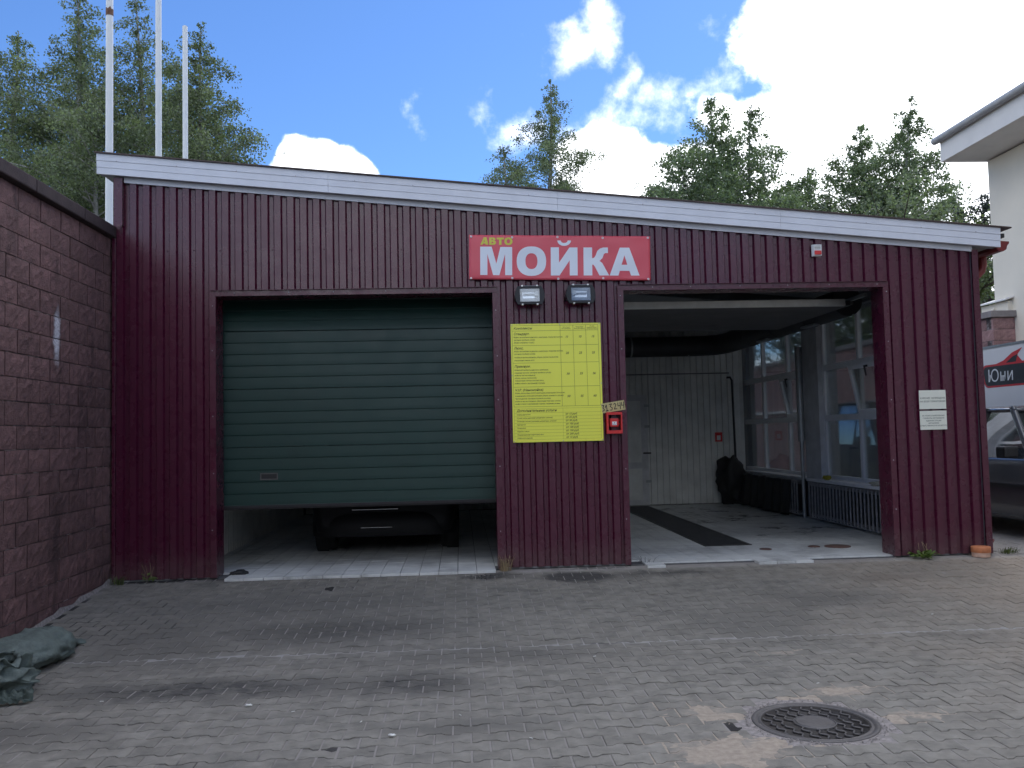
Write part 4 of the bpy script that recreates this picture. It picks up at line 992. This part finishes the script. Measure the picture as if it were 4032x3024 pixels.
    k.grid(24, 10, lambda u, v: (-hl - .075 * math.sin(math.pi * min(1, v * .85 + .12)) ** .6 + .26 * abs(2 * u - 1) ** 5 + .03 * v, (2 * u - 1) * hw * .985, ride + .02 + .30 * v)); rb = k.build('rear_bumper', MATS[paint], t)
    if rear_trim:
        k = MB(); k.cbox(-hl - .082, -hl - .05, -hw * .12, hw * .30, ride + .127, ride + .135, .002); k.build('chrome_strip', MATS['chrome'], rb)
        k = MB(); k.cbox(-hl - .05, -hl + .02, -hw * .2, hw * .42, ride + .338, ride + .346, .002); k.build('chrome_strip', MATS['chrome'], rb)
    k = MB(); k.cbox(hl - .12, hl + .05, -hw * .84, hw * .84, ride + .02, ride + .28, .05); k.build('front_bumper', MATS[paint], t)
    return t
make_car('parked_car', 'dark car in the left bay behind the half-raised green door', (2.72, 3.42, .018), R(90), 4.4, 1.76, 1.45, 'dark_paint', .78, .90, .85, .15, -1.5, -1.95, [-.15, -1.05], [1.35, -1.42], .31, .22)
make_car('parked_car', 'dark grey minivan parked beside the right end of the car wash', (11.38, 1.72, 0), R(-90), 4.5, 1.76, 1.67, 'van_paint', .92, 1.0, .86, .30, -1.95, -2.15, [-.22, -1.2], [1.45, -1.35], .32, .2)
make_car('parked_car', 'dark blue car roof showing behind the grey minivan', (12.0, 7.0, 0), R(-90), 4.4, 1.75, 1.95, 'blue_paint', .85, 1.1, .85, .1, -1.5, -1.95, [-.15, -1.05], [1.35, -1.4], .31, .22, glass='dark_glass')

# ================================================================== YARD
mh = thing('manhole_cover', 'round cast iron manhole cover with wavy ribs set in the paving', 'manhole', (MHX, MHY, zg(MHY)), (0, 0, R(8)))
k = MB(); k.lathe([(.29, -.05), (.29, .0), (.298, .003), (.305, -.004), (.312, -.004), (.316, .004), (.338, .004), (.342, 0), (.342, -.05)], 64); k.build('ring_frame', MATS['iron_worn'], mh)
k = MB(); k.lathe([(.0001, -.010), (.283, -.010), (.284, -.002), (.289, -.002), (.2895, -.02)], 64); lid = k.build('lid', MATS['iron'], mh)
k = MB(); k.lathe([(.0001, .0015), (.098, .0015), (.102, -.001), (.107, -.004), (.112, .0), (.116, -.001), (.118, -.010)], 48, sm=False); k.build('centre_plate', MATS['iron_worn'], lid)
rib = MB()
for i in range(-4, 5):
    x0 = i * .058
    for s in (1, -1):
        lim = math.sqrt(max(0, .272 ** 2 - x0 * x0)); lo = math.sqrt(max(0, .125 ** 2 - x0 * x0)) if abs(x0) < .125 else .008
        if lim - lo < .03: continue
        pts = []; n = int((lim - lo) / .006)
        for j in range(n + 1):
            y = lo + (lim - lo) * j / n; pts.append((x0 + .013 * math.sin(y * 70 + i), s * y, -.005))
        rib.tube(pts, .0062, 5)
rib.build('wavy_ribs', MATS['iron_worn'], lid)
rg = MB(); random.seed(21)
for i in range(420):
    a = random.uniform(0, 2 * math.pi); rr = random.gauss(.365, .014 + .02 * max(0, math.cos(a - .5)))
    if rr < .345: continue
    s = random.uniform(.003, .011) ; x, y = rr * math.cos(a), rr * math.sin(a)
    rg.add([(x + s * random.uniform(.5, 1) * math.cos(q), y + s * random.uniform(.5, 1) * math.sin(q), .001) for q in (0, 1.6, 3.1, 4.7)] + [(x, y, s * random.uniform(.5, 1.0))], [(0, 1, 4), (1, 2, 4), (2, 3, 4), (3, 0, 4)])
rg.lathe([(.34, -.012), (.34, -.001), (.37, -.002), (.41, -.003), (.45, -.004), (.47, -.02)], 48)
tag(rg.build('crumbled_mortar', MATS['rubble'], mh), kind='stuff')

pt = thing('clay_pot', 'short orange clay pipe collar at the right corner of the building', 'pot', (9.28, -.12, zg(-.12)))
k = MB(); k.lathe([(.0001, .112), (.09, .11), (.098, .108), (.1, .10), (.1, .052), (.095, .048)], 28); k.build('rim', MATS['terracotta'], pt)
k = MB(); k.lathe([(.094, .05), (.092, .0)], 28); k.build('base', MATS['terracotta_pale'], pt)

def sack(name, label, loc, rz, size, seed, mt, mouth=0.0, crumple=.10):
    m = MB()
    def fn(u, v):
        a = u * 2 * math.pi; s_ = v * 2 - 1                       # along the sack
        prof = max(0.02, (1 - abs(s_) ** 3.0)) ** .5
        if s_ > .35: prof *= 1 - .78 * min(1, (s_ - .35) / .42)       # tied neck
        if s_ > .80: prof = .22 + .9 * (s_ - .80)
        d = Vector((math.cos(a), math.sin(a), s_ * 1.4)) + Vector((seed, 0, seed))
        r_ = prof * (1 + crumple * (noise.noise(d * 1.7) * 1.6 + noise.noise(d * 4.0) - 1.4 * abs(noise.noise(d * 5.5)) * (1 + mouth)))
        y = math.cos(a) * r_ * size[1]; z = math.sin(a) * r_ * size[2]
        bend = .08 * nz(s_ * 2, seed)
        z = z * (.85 if z > 0 else .5) + size[2] * .45
        return (s_ * size[0], y + bend, max(.003, z - .10 * abs(s_) ** 4 + .02 * noise.noise(d * 9)))
    m.grid(56, 40, fn); o = m.build(name, MATS[mt], None, loc, (0, 0, rz)); return tag(o, label, 'sack')
sack('sack', 'grey-green woven sack with tied neck lying along the block wall', (.44, -2.66, zg(-2.66)), R(80), (.60, .24, .19), 3.0, 'sack', 0, .10)
s2 = thing('sack', 'crumpled dark green open sack in front of the fuller sack', 'sack', (.50, -3.50, zg(-3.50)), (0, 0, R(20)))
s2.scale = (.70, .70, .56)
k = MB()
def crump(u, v):
    a = u * 2 * math.pi; d = Vector((math.cos(a), math.sin(a), v * 2.2))
    r_ = (.30 + .10 * math.sin(v * 3)) * (1 + .30 * noise.noise(d * 1.8 + Vector((5, 0, 2))) + .16 * noise.noise(d * 3.9) - .5 * abs(noise.noise(d * 2.6 + Vector((0, 0, v * 3)))))
    return (math.cos(a) * r_ * 1.15, math.sin(a) * r_, max(.004, .40 * v * (1 + .45 * noise.noise(d * 2.3 + Vector((1, 7, 0)))) + .03 * noise.noise(d * 8)))
k.grid(64, 26, crump); me = k.mesh('body', MATS['sack']); o = inst('body', me, s2); q = o.modifiers.new('s', 'SOLIDIFY'); q.thickness = .006
k = MB()
k.grid(40, 14, lambda u, v: (math.cos(u * 6.283) * .25 * (1 - v * .9) * (1 + .3 * nz(u * 7, v * 3, 3)), math.sin(u * 6.283) * .22 * (1 - v * .9) * (1 + .3 * nz(u * 7, v * 3, 8)), .26 - .1 * v + .07 * nz(u * 9, v * 6, 4))); k.build('inner_folds', MATS['sack_dark'], s2)
k = MB(); k.grid(30, 10, lambda u, v: (.12 + .34 * u, -.36 - .1 * v + .04 * nz(u * 6, v * 3, 2), max(.004, .10 * (1 - v) + .05 * nz(u * 9, v * 5, 6) + .03)), sm=False); ob = k.build('loose_flap', MATS['sack_dark'], s2); q = ob.modifiers.new('s', 'SOLIDIFY'); q.thickness = .005

# weeds
def tuft(name, label, loc, n, h, spread, mt, lean=.5, w=.004, seed=1, cat='grass'):
    random.seed(seed); m = MB()
    for i in range(n):
        a = random.uniform(0, 2 * math.pi); r_ = spread * math.sqrt(random.random()) * .5; bx, by = r_ * math.cos(a), r_ * math.sin(a) * .6
        hh = h * random.uniform(.45, 1.1); l = lean * hh * random.uniform(.3, 1.1); dx, dy = math.cos(a) * l, math.sin(a) * l * .7 - .02
        px, py = -math.sin(a) * w, math.cos(a) * w
        p = [(bx, by, 0), (bx + dx * .25, by + dy * .25, hh * .6), (bx + dx * .7, by + dy * .7, hh * .95), (bx + dx, by + dy, hh * random.uniform(.7, 1.05))]
        vs = []
        for j, (x, y, z) in enumerate(p): f = (1, .85, .55, .1)[j]; vs += [(x - px * f, y - py * f, z), (x + px * f, y + py * f, z)]
        m.add(vs, [(0, 1, 3, 2), (2, 3, 5, 4), (4, 5, 7, 6)])
    return tag(m.build(name, MATS[mt], None, loc), label, cat)
tuft('dry_grass', 'dry straw-coloured grass tuft at the foot of the central pier', (4.10, -.09, zg(-.09)), 75, .17, .14, 'straw', .6, .0022, 2)
tuft('grass_tuft', 'thin green grass patch at the right corner behind the clay collar', (9.66, .0, 0), 90, .06, .24, 'grass_leaf', .9, .003, 3)
tuft('grass_tuft', 'dark grass tuft in the corner of block wall and maroon sheet', (.12, -.16, zg(-.16)), 60, .09, .16, 'grass_leaf', .7, .003, 4)
def weed(name, label, loc, n, r, seed, size=.05):
    random.seed(seed); t = thing(name, label, 'weed', loc); me_l = []
    for q in range(3):
        m = MB(); m.grid(3, 4, lambda u, v: ((u - .5) * .62 * math.sin(math.pi * min(1, v * .92 + .08)) , v, .18 * math.sin(v * 2.4) - .22 * abs(u - .5) * (v + .2) + .05 * nz(u * 5, v * 5, q))); me_l.append(m.mesh('leaf', MATS['weed_leaf']))
    for i in range(n):
        a = random.uniform(0, 2 * math.pi); s = size * random.uniform(.7, 1.3); rr = r * random.uniform(0, .75)
        o = inst('leaf', random.choice(me_l), t, (rr * math.cos(a), rr * math.sin(a) * .55, random.uniform(.004, .07) * (1.2 - rr / r)), (random.uniform(.0, .7), random.uniform(-.3, .3), a - math.pi / 2)); o.scale = (s, s, s)
    m = MB()
    for i in range(4):
        x = random.uniform(-.06, .06); m.tube([(x, 0, .02), (x + random.uniform(-.02, .03), .01, .10), (x + random.uniform(-.03, .04), .02, random.uniform(.14, .2))], .0016, 4)
    m.build('stalk', MATS['straw'], t)
weed('broadleaf_weed', 'leafy green weed at the foot of the right jamb', (8.63, -.13, zg(-.13)), 34, .15, 6, .075)
weed('broadleaf_weed', 'small green weed at the maroon sheet left of the green door', (.40, -.08, zg(-.08)), 14, .08, 9, .05)
tuft('wire_scrap', 'tangle of dark wire on the floor inside the left jamb of the open bay', (5.62, .02, .02), 14, .07, .2, 'black_steel', 1.4, .003, 12, 'wire')
lump('dark_rag', 'dark rag on the floor just inside the left jamb of the green door', 'rag', (1.28, .12, .03), (.10, .07, .03), 'black_sheet', 9.0, .5, 18, 10)
tuft('dark_debris', 'dark wet leaf litter in front of the right end of the green door', (3.88, -.33, zg(-.33)), 120, .012, .5, 'black_steel', 3.0, .006, 14, 'debris')
# cigarette butts and paper scraps
bt_ = MB(); bt_.tube([(-.014, 0, .004), (.014, 0, .004)], .004, 6); BUTT = bt_.mesh('cigarette_butt', MATS['litter'])
random.seed(31)
for i, (x, y) in enumerate([(1.35, -3.72), (2.62, -4.1), (3.05, -4.35), (3.62, -4.3), (4.6, -3.05), (7.6, -2.2), (9.3, -1.05), (9.75, -1.35), (5.9, -3.95), (4.0, -4.75)]):
    o = inst('cigarette_butt', BUTT, None, (x, y, zg(y) + .001), (0, 0, random.uniform(0, 3))); o.scale = (.75, .75, .75); tag(o, 'tiny white cigarette butt lying on the grey paving', 'litter', 'cigarette butts scattered on the paving')
for i, (x, y, lb) in enumerate([(2.32, -3.95, 'crumpled white paper scrap at the lower left of the paving'), (3.25, -4.62, 'small white paper scrap at the bottom centre of the paving')]):
    o = lump('paper_scrap', lb, 'litter', (x, y, zg(y) + .008), (.022, .016, .008), 'litter', 3.3 + i, .7, 10, 7)

# ================================================================== RIGHT-HAND SIDE
cb = thing('cream_building', 'cream plastered building with a deep white eave at the right edge', 'building', (13.4, 6, 0))
k = MB(); k.box(0, 9, -26, 0, -.2, 6.22); k.build('wall', MATS['cream'], cb)
ev = MB(); ev.box(-.80, 9.5, -26.5, .10, 6.25, 6.27); ev.build('soffit', MATS['cream_trim'], cb)
k = MB(); k.box(-.815, -.80, -26.5, .115, 6.25, 6.62); k.box(-.80, 9.5, .10, .115, 6.25, 6.62); k.build('fascia', MATS['cream_trim'], cb)
k = MB(); k.tube([(-.88, .2, 6.66), (-.88, -26.5, 6.66)], .065, 10); k.build('gutter', MATS['eave_cap'], cb)
k = MB(); k.add([(-.9, .18, 6.64), (-.9, -26.5, 6.64), (4.5, -26.5, 8.6), (4.5, .18, 8.6)], [(0, 1, 2, 3)]); ro = k.build('roof', MATS['eave_cap'], cb); q = ro.modifiers.new('s', 'SOLIDIFY'); q.thickness = .05
for y0 in (-4.0, -8.0, -12.0):
    k = MB(); k.box(-.06, .02, y0, y0 + 1.5, 3.6, 5.4); w = k.build('window', MATS['logo_red'], cb); k = MB(); k.box(-.07, -.061, y0 + .07, y0 + 1.43, 3.67, 5.33); k.build('pane', MATS['car_black'], w)
ax = thing('annex', 'low cream annex with a slanted cap beside the red block wall', 'building', (13.3, 6.0, 0))
k = MB(); k.box(.02, .34, -.5, .3, 0, 3.58); k.build('wall', MATS['cream'], ax)
k = MB(); k.add([(-.06, -.56, 3.585), (.40, -.56, 3.72), (.40, .36, 3.72), (-.06, .36, 3.585), (-.06, -.56, 3.61), (.40, -.56, 3.745), (.40, .36, 3.745), (-.06, .36, 3.61)], [(3, 2, 1, 0), (4, 5, 6, 7), (0, 1, 5, 4), (1, 2, 6, 5), (2, 3, 7, 6), (3, 0, 4, 7)]); k.build('cap', MATS['cream_trim'], ax)
k = MB(); k.box(.341, .40, -.55, .3, 0, 3.58); k.build('pilaster', MATS['cream_trim'], ax)
k = MB(); k.tube([(-.32, -.1, 3.15), (.02, -.1, 3.5)], .025, 6); k.build('brace', MATS['cream'], ax)

rw = thing('red_block_wall', 'pinkish red block wall with grey coping beyond the right side windows', 'wall', (13.0, 5.45, 0))
k = MB(); k.box(.008, .50, .008, 16, -.2, 3.28); k.build('mortar', MATS['mortar'], rw)
FB = block_variants(4, .386, .191, .06, 'far_block', .008); FBH = block_variants(2, .186, .191, .06, 'far_block', .008)
random.seed(17); jn = MB(); cnt = 0
for c in range(17):
    z = -.02 + c * .2
    yy = .0 if c % 2 else -.2                       # end face towards the yard
    for x0 in ((.0, .2) if c % 2 else (.1, )):
        pass
    for j in range(40):
        y = yy + .2 + j * .4
        if y < .15 or y > 15.8: continue
        if cnt < 230 and z > .4:
            inst('block', random.choice(FB), rw, (0, y, z), (0, 0, math.pi)); cnt += 1
        else:
            me = random.choice(FB); jn.add([(-v.co.x, -v.co.y + y, v.co.z + z) for v in me.vertices], [tuple(p.vertices) for p in me.polygons])
    e = [(.1, FBH, .186), (.35, FB, .386)] if c % 2 else [(.2, FB, .386), (.45, FBH, .1)]
    for x, lst, _ in e: inst('block', lst[c % 2], rw, (x, 0.0, z), (0, 0, R(-90)))
tag(jn.build('block_field', MATS['far_block'], rw), kind='stuff')
cpb = MB(); cpb.cbox(-.06, .58, -.24, .24, 3.285, 3.40, .01); cme = cpb.mesh('coping_stone', MATS['far_coping'])
for j in range(32): inst('coping_stone', cme, rw, (0, .18 + j * .49, 0))
k = MB(); k.box(-.14, -.01, -.05, 16, 1.86, 1.92); k.build('ledge', MATS['cream_trim'], rw)

sg = thing('advert_board', 'white framed advertising board with a black and red logo above the minivan', 'sign', (12.2, 4.35, 0), (0, R(-5), 0))
LB = 3.0
k = MB(); k.box(.0, .05, -LB, 0, .45, 2.62); k.build('panel', MATS['panel_white'], sg)
k = MB(); k.box(-.012, .058, -LB, 0, 2.62, 2.655); k.box(-.012, .058, -.0, .03, .45, 2.655); k.box(-.012, .058, -LB - .03, -LB, .45, 2.655); k.build('frame', MATS['galv'], sg)
for y in (-.4, -LB + .4): k = MB(); k.box(.06, .13, y - .04, y + .04, -.05, 2.5); k.build('post', MATS['galv'], sg)
def on_board(polys, mt, off, name):
    m = MB()
    for poly in polys: m.add([(-off, -s, z) for s, z in poly], [tuple(range(len(poly)))])
    me = m.mesh(name, MATS[mt]); return inst(name, me, sg)
def rrect(s0, s1, z0, z1, r, n=6):
    out = []
    for (cx, cz, a0) in ((s1 - r, z1 - r, 0), (s0 + r, z1 - r, 90), (s0 + r, z0 + r, 180), (s1 - r, z0 + r, 270)):
        for i in range(n + 1): a = R(a0 + 90 * i / n); out.append((cx + r * math.cos(a), cz + r * math.sin(a)))
    return out
on_board([rrect(.17, 2.2, 2.00, 2.36, .1)], 'logo_red', .0022, 'logo_border'); on_board([rrect(.20, 2.17, 2.03, 2.33, .08)], 'logo_black', .0034, 'logo_field')
on_board([[(.55, 2.36), (.75, 2.40), (.98, 2.50), (1.25, 2.56), (1.1, 2.46), (1.2, 2.36)]], 'logo_red', .003, 'flame'); on_board([[(.80, 2.36), (.98, 2.44), (1.12, 2.47), (1.05, 2.36)]], 'logo_black', .0040, 'flame')
on_board([[(.02, 2.60), (.24, 2.60), (.24, 2.565), (.07, 2.565), (.07, 2.36), (.02, 2.36)]], 'logo_gold', .003, 'corner_mark')
vs, fs = text_polys('Юни', .27, .15, .0); m = MB(); m.add([(-.005, -(.27 + a * 1.15), 2.09 + c) for a, c in vs], fs); m.build('lettering', MATS['panel_white'], sg)

# ================================================================== POLES AND TREES
def flagpole(label, x, y, top, r, rust=None):
    t = thing('flagpole', label, 'flagpole', (x, y, 0), group='white flagpoles behind the building')
    k = MB(); k.tube([(0, 0, 0), (0, 0, top * .5), (0, 0, top)], [r, r, r * .93], 18); k.build('pole', MATS['pole_white'], t)
    k = MB(); k.lathe([(.0001, top + .015), (r * .7, top + .012), (r * .95, top)], 16); k.build('cap', MATS['pole_white'], t)
    k = MB(); k.lathe([(r + .05, 0), (r + .05, .03), (r, .04)], 16); k.build('base_flange', MATS['pole_white'], t)
    if rust:
        k = MB(); n = 18; vs = []
        for j in range(3):
            for q in range(n): a = 2 * math.pi * q / n; vs.append(((r + .0015) * math.cos(a), (r + .0015) * math.sin(a), rust + j * .05 + (.10 * max(0, nz(math.cos(a) * 2, math.sin(a) * 2, 3)) if j == 2 else 0)))
        k.add(vs, [(j * n + q, j * n + (q + 1) % n, (j + 1) * n + (q + 1) % n, (j + 1) * n + q) for j in range(2) for q in range(n)], True); k.build('rust_band', MATS['rust'], t)
flagpole('nearest white flagpole with a rust band, beside the block wall', -1.82, 4.7, 10.6, .057, 8.27)
flagpole('middle white flagpole of the three, reaching past the picture top', -1.84, 7.1, 11.3, .057)
flagpole('shortest white flagpole, standing to the right of the other two', -2.07, 9.5, 10.33, .057)

import numpy as np
def tree(name, label, x, y, h, w, leaf='birch_leaf', seed=1, lean=0.0, n=9000, lsize=.062, bark='bark', droop=.5, top=.9, zmin=7.2, group='birches and poplars behind the building', cat='tree', base=.3, slope=.50):
    rng = np.random.default_rng(seed); t = thing(name, label, cat, (x - lean, y, 0), group=group)
    def axis(f): return np.stack([lean * f ** 1.6 + .12 * np.sin(f * 7 + seed), .1 * np.sin(f * 5 + seed * 2), h * f], -1)
    fr = np.linspace(0, 1, 14); pts = axis(fr)
    k = MB(); k.tube([tuple(p) for p in pts], [max(.008, .014 * h * (1 - f) ** .8 + .004) for f in fr], 8); k.build('trunk', MATS[bark], t)
    nb = 84; f0 = base; brs = MB(); P = []; Wt = []
    for i in range(nb):
        f = f0 + (1 - f0) * ((i + rng.random()) / nb) ** .9
        if f > .985: continue
        g_ = (f - f0) / (1 - f0)
        az = i * 2.399 + rng.normal(0, .3)
        R_ = min(w, slope * (h * (1 - f)) ** .92 + .06) * rng.uniform(.55, 1.25) * (min(1, g_ * 4 + .55))
        p0 = axis(np.array(f)); up = rng.uniform(.35, .9) * R_
        s = np.linspace(0, 1, 7)[:, None]
        d = np.array([math.cos(az), math.sin(az), 0.0])
        br = p0 + d * R_ * s + np.array([0, 0, 1.0]) * (up * s - droop * R_ * .9 * s ** 3)
        brs.tube([tuple(p) for p in br], [max(.004, .03 * R_ / w * (1 - q * .85)) for q in s[:, 0]], 5, caps=False)
        m = max(8, int(30 * R_ / w)); q = rng.uniform(0.05, 1.0, m) ** .75; P.append(np.stack([np.interp(q, s[:, 0], br[:, a]) for a in range(3)], -1)); Wt.append(np.full(m, R_))
    q = 1 - .25 * rng.uniform(0, 1, 60) ** 1.5; P.append(axis(q)); Wt.append(.03 + .35 * slope * h * (1 - q))
    brs.build('branches', MATS[bark], t)
    A = np.concatenate(P); S = np.concatenate(Wt)
    wt = np.where(A[:, 2] > zmin, 1.0, .10) * np.clip(S, .12, 1.1) ** 1.15; wt /= wt.sum()
    nt_ = max(300, n // 9)                                   # drooping twigs, each with a string of leaves
    pick = rng.choice(len(A), nt_, p=wt); Sl = np.minimum(S[pick], 1.2)
    st_ = A[pick] + rng.normal(0, .04, (nt_, 3))
    dr = rng.normal(0, 1, (nt_, 3)); dr[:, 2] = dr[:, 2] * .5 + .15; dr /= np.linalg.norm(dr, axis=1)[:, None]
    ln_ = rng.uniform(.25, .75, nt_) * (.10 + .55 * Sl)
    ti = rng.integers(0, nt_, n); u = rng.uniform(0, 1, n)[:, None]
    c = st_[ti] + dr[ti] * ln_[ti][:, None] * u + rng.normal(0, 1, (n, 3)) * (.02 + .055 * Sl[ti])[:, None]
    c[:, 2] -= (droop * 1.5 * ln_[ti][:, None] * u ** 2)[:, 0]
    c = c[c[:, 2] > 1.2]; n = len(c)
    # leaves: small pointed quads with random facing
    ax = rng.normal(0, 1, (n, 3)); ax[:, 2] -= droop; ax /= np.linalg.norm(ax, axis=1)[:, None]
    o2 = rng.normal(0, 1, (n, 3)); sd_ = np.cross(ax, o2); sd_ /= np.linalg.norm(sd_, axis=1)[:, None]
    L = lsize * rng.uniform(.7, 1.4, n)[:, None]
    V = np.empty((n, 4, 3)); V[:, 0] = c; V[:, 1] = c + ax * L * .5 + sd_ * L * .36; V[:, 2] = c + ax * L; V[:, 3] = c + ax * L * .5 - sd_ * L * .36
    me = bpy.data.meshes.new('crown'); me.vertices.add(n * 4); me.vertices.foreach_set('co', V.reshape(-1))
    me.loops.add(n * 4); me.loops.foreach_set('vertex_index', np.arange(n * 4, dtype=np.int32)); me.polygons.add(n); me.polygons.foreach_set('loop_start', np.arange(0, n * 4, 4, dtype=np.int32)); me.polygons.foreach_set('loop_total', np.full(n, 4, dtype=np.int32))
    me.materials.append(MATS[leaf]); me.update(); me.validate(); inst('crown', me, t)
    return t
G1 = 'birches behind the left end of the roof'
tree('birch_tree', 'leftmost birch with a broad crown above the block wall', -8.8, 16, 13.23, 3.48, seed=1, n=34320, top=0.8, group=G1, slope=0.55)
tree('birch_tree', 'tallest birch, rising left of the nearest flagpole', -6.7, 15, 14.18, 3.6, seed=2, n=39000, top=1.2, group=G1)
tree('birch_tree', 'slender birch between the nearest and middle flagpoles', -5.3, 16, 14.28, 2.88, seed=3, n=28080, top=1.4, group=G1)
tree('birch_tree', 'birch filling the gap between middle and shortest flagpoles', -4.7, 18, 13.33, 2.76, seed=4, n=26520, top=0.8, group=G1, slope=0.6)
tree('birch_tree', 'birch at the right of the shortest flagpole', -2.95, 14, 12.5, 3.24, seed=5, n=37440, top=0.95, group=G1, slope=0.5)
tree('birch_tree', 'low dense birch behind the block wall and nearest flagpole', -5.0, 12.5, 10.19, 3.12, seed=6, n=26520, top=0.5, group=G1, slope=0.9)
tree('birch_tree', 'birch deep behind the middle flagpole', -5.8, 19, 12.18, 3.6, seed=7, n=24960, top=0.6, group=G1, slope=0.7)
tree('birch_tree', 'birch filling behind the tallest birch and the block wall', -7.6, 18, 12.81, 3.0, seed=31, n=26520, top=.6, group=G1, slope=0.7)
tree('birch_tree', 'low birch at the right edge of the left birches', -3.5, 17, 11.13, 2.6, seed=32, n=18720, top=.5, group=G1, slope=0.8)
G2 = 'trees behind the middle of the roof'
tree('birch_tree', 'lone tall birch above the middle of the fascia', 7.1, 22, 14.25, 3.33, seed=8, n=44000, top=0.85, lean=.25, group=G2, slope=0.48)
tree('birch_tree', 'small birch at the left foot of the lone tall birch', 5.3, 20, 11.17, 2.3, seed=9, n=20000, top=0.8, group=G2)
G3 = 'trees behind the right end of the roof'
tree('poplar_tree', 'left one of the twin poplars behind the roof', 13.75, 24, 14.45, 2.75, 'poplar_leaf', 10, .5, 26000, .10, group=G3, droop=.15, top=.6)
tree('poplar_tree', 'right one of the twin poplars with a thin gap of sky between', 15.7, 25, 14.45, 2.75, 'poplar_leaf', 11, .7, 22000, .10, group=G3, droop=.15, top=.55)
tree('poplar_tree', 'lower bushy poplar left of the twin poplars', 12.0, 22, 11.58, 2.86, 'poplar_leaf', 12, .1, 22000, .09, group=G3, droop=.15, top=.45, slope=0.75)
tree('poplar_tree', 'short young poplar right beside the twin poplars', 17.2, 26, 11.79, 2.42, 'poplar_leaf', 13, .1, 16000, .10, group=G3, droop=.1, top=.6, slope=0.5)
tree('poplar_tree', 'middle short young poplar in the dip of the tree line', 18.5, 27, 12.4, 2.42, 'poplar_leaf', 14, .1, 16000, .10, group=G3, droop=.1, top=.7, slope=0.5)
tree('poplar_tree', 'short young poplar left of the cone-shaped poplar', 19.0, 26, 11.79, 1.98, 'poplar_leaf', 15, .1, 12000, .10, group=G3, droop=.1, top=.8, slope=0.5)
tree('poplar_tree', 'cone-shaped poplar left of the leaning birch', 19.55, 24, 13.22, 2.86, 'poplar_leaf', 16, .1, 30000, .09, group=G3, droop=.1, top=.85)
tree('birch_tree', 'tall leaning birch nearest the cream eave', 20.6, 22, 13.53, 3.3, 'poplar_leaf', 18, .7, 30000, .085, group=G3, droop=.45, top=.65)
tree('birch_tree', 'lower birch filling between the twin poplars and the roof', 15.0, 21, 9.63, 3.3, 'poplar_leaf', 19, 0, 20000, .09, group=G3, droop=.2, top=.4, slope=1.2)
tree('birch_tree', 'low birch under the cone-shaped poplar at the roof line', 18.6, 20, 8.51, 3.52, 'poplar_leaf', 20, 0, 20000, .09, group=G3, droop=.2, top=.4, slope=1.3)
G4 = 'dark pines far behind'
tree('pine_tree', 'dark far pine left of the cream building', 35.3, 45, 16.2, 2.3, 'pine_leaf', 21, 0, 9000, .16, 'bark_dark', .1, .5, group=G4, slope=.6)
tree('pine_tree', 'dark far pine closest to the cream building edge', 37.2, 45, 16.2, 2.5, 'pine_leaf', 22, 0, 9000, .16, 'bark_dark', .1, .45, group=G4, slope=.6)
tree('leafy_bush', 'pale green bushy tree at the low end of the roof', 17.6, 14, 7.2, 2.2, 'bush_leaf', 23, 0, 14000, .085, 'bark_dark', .1, .35, 1.0, 'bushes at the low end of the roof', base=.1, slope=1.4)
tree('leafy_bush', 'dark green tree seen under the gutter beside the cream wall', 18.6, 16, 6.4, 2.2, 'birch_leaf', 24, 0, 14000, .085, 'bark_dark', .1, .3, .5, 'bushes at the low end of the roof', base=.08, slope=1.4)
tree('leafy_bush', 'dark green tree beyond the red block wall, seen through the bay windows', 15.6, 14, 7.5, 2.6, 'birch_leaf', 25, 0, 16000, .09, 'bark_dark', .1, .3, 2.5, 'bushes at the low end of the roof', base=.1, slope=1.4)
tree('leafy_bush', 'dark green tree at the far end of the red block wall', 15.8, 19, 8.0, 2.8, 'birch_leaf', 26, 0, 16000, .09, 'bark_dark', .1, .3, 2.5, 'bushes at the low end of the roof', base=.1, slope=1.4)

# unseen wood added behind the viewer to darken the facade: one mass of foliage (mirrored in the glossy sheets)
rng = np.random.default_rng(77); n = 26000
cx = rng.uniform(-70, 80, n); hh = 7.6 + 1.6 * np.sin(cx * .21) + 1.1 * np.sin(cx * .57 + 1) + .7 * np.sin(cx * 1.3)
c = np.stack([cx, -46 + rng.uniform(-3, 3, n), hh * np.sqrt(rng.uniform(0, 1, n))], -1)
ax = rng.normal(0, 1, (n, 3)); ax /= np.linalg.norm(ax, axis=1)[:, None]; sd_ = np.cross(ax, rng.normal(0, 1, (n, 3))); sd_ /= np.linalg.norm(sd_, axis=1)[:, None]
L = rng.uniform(.5, 1.0, n)[:, None]; V = np.stack([c, c + ax * L * .5 + sd_ * L * .4, c + ax * L, c + ax * L * .5 - sd_ * L * .4], 1)
me = bpy.data.meshes.new('unseen_wood'); me.from_pydata(V.reshape(-1, 3).tolist(), [], np.arange(n * 4).reshape(n, 4).tolist()); me.materials.append(MATS['pine_leaf'])
tag(inst('unseen_wood', me), 'unseen dark wood added behind the viewer', 'wood', kind='stuff')
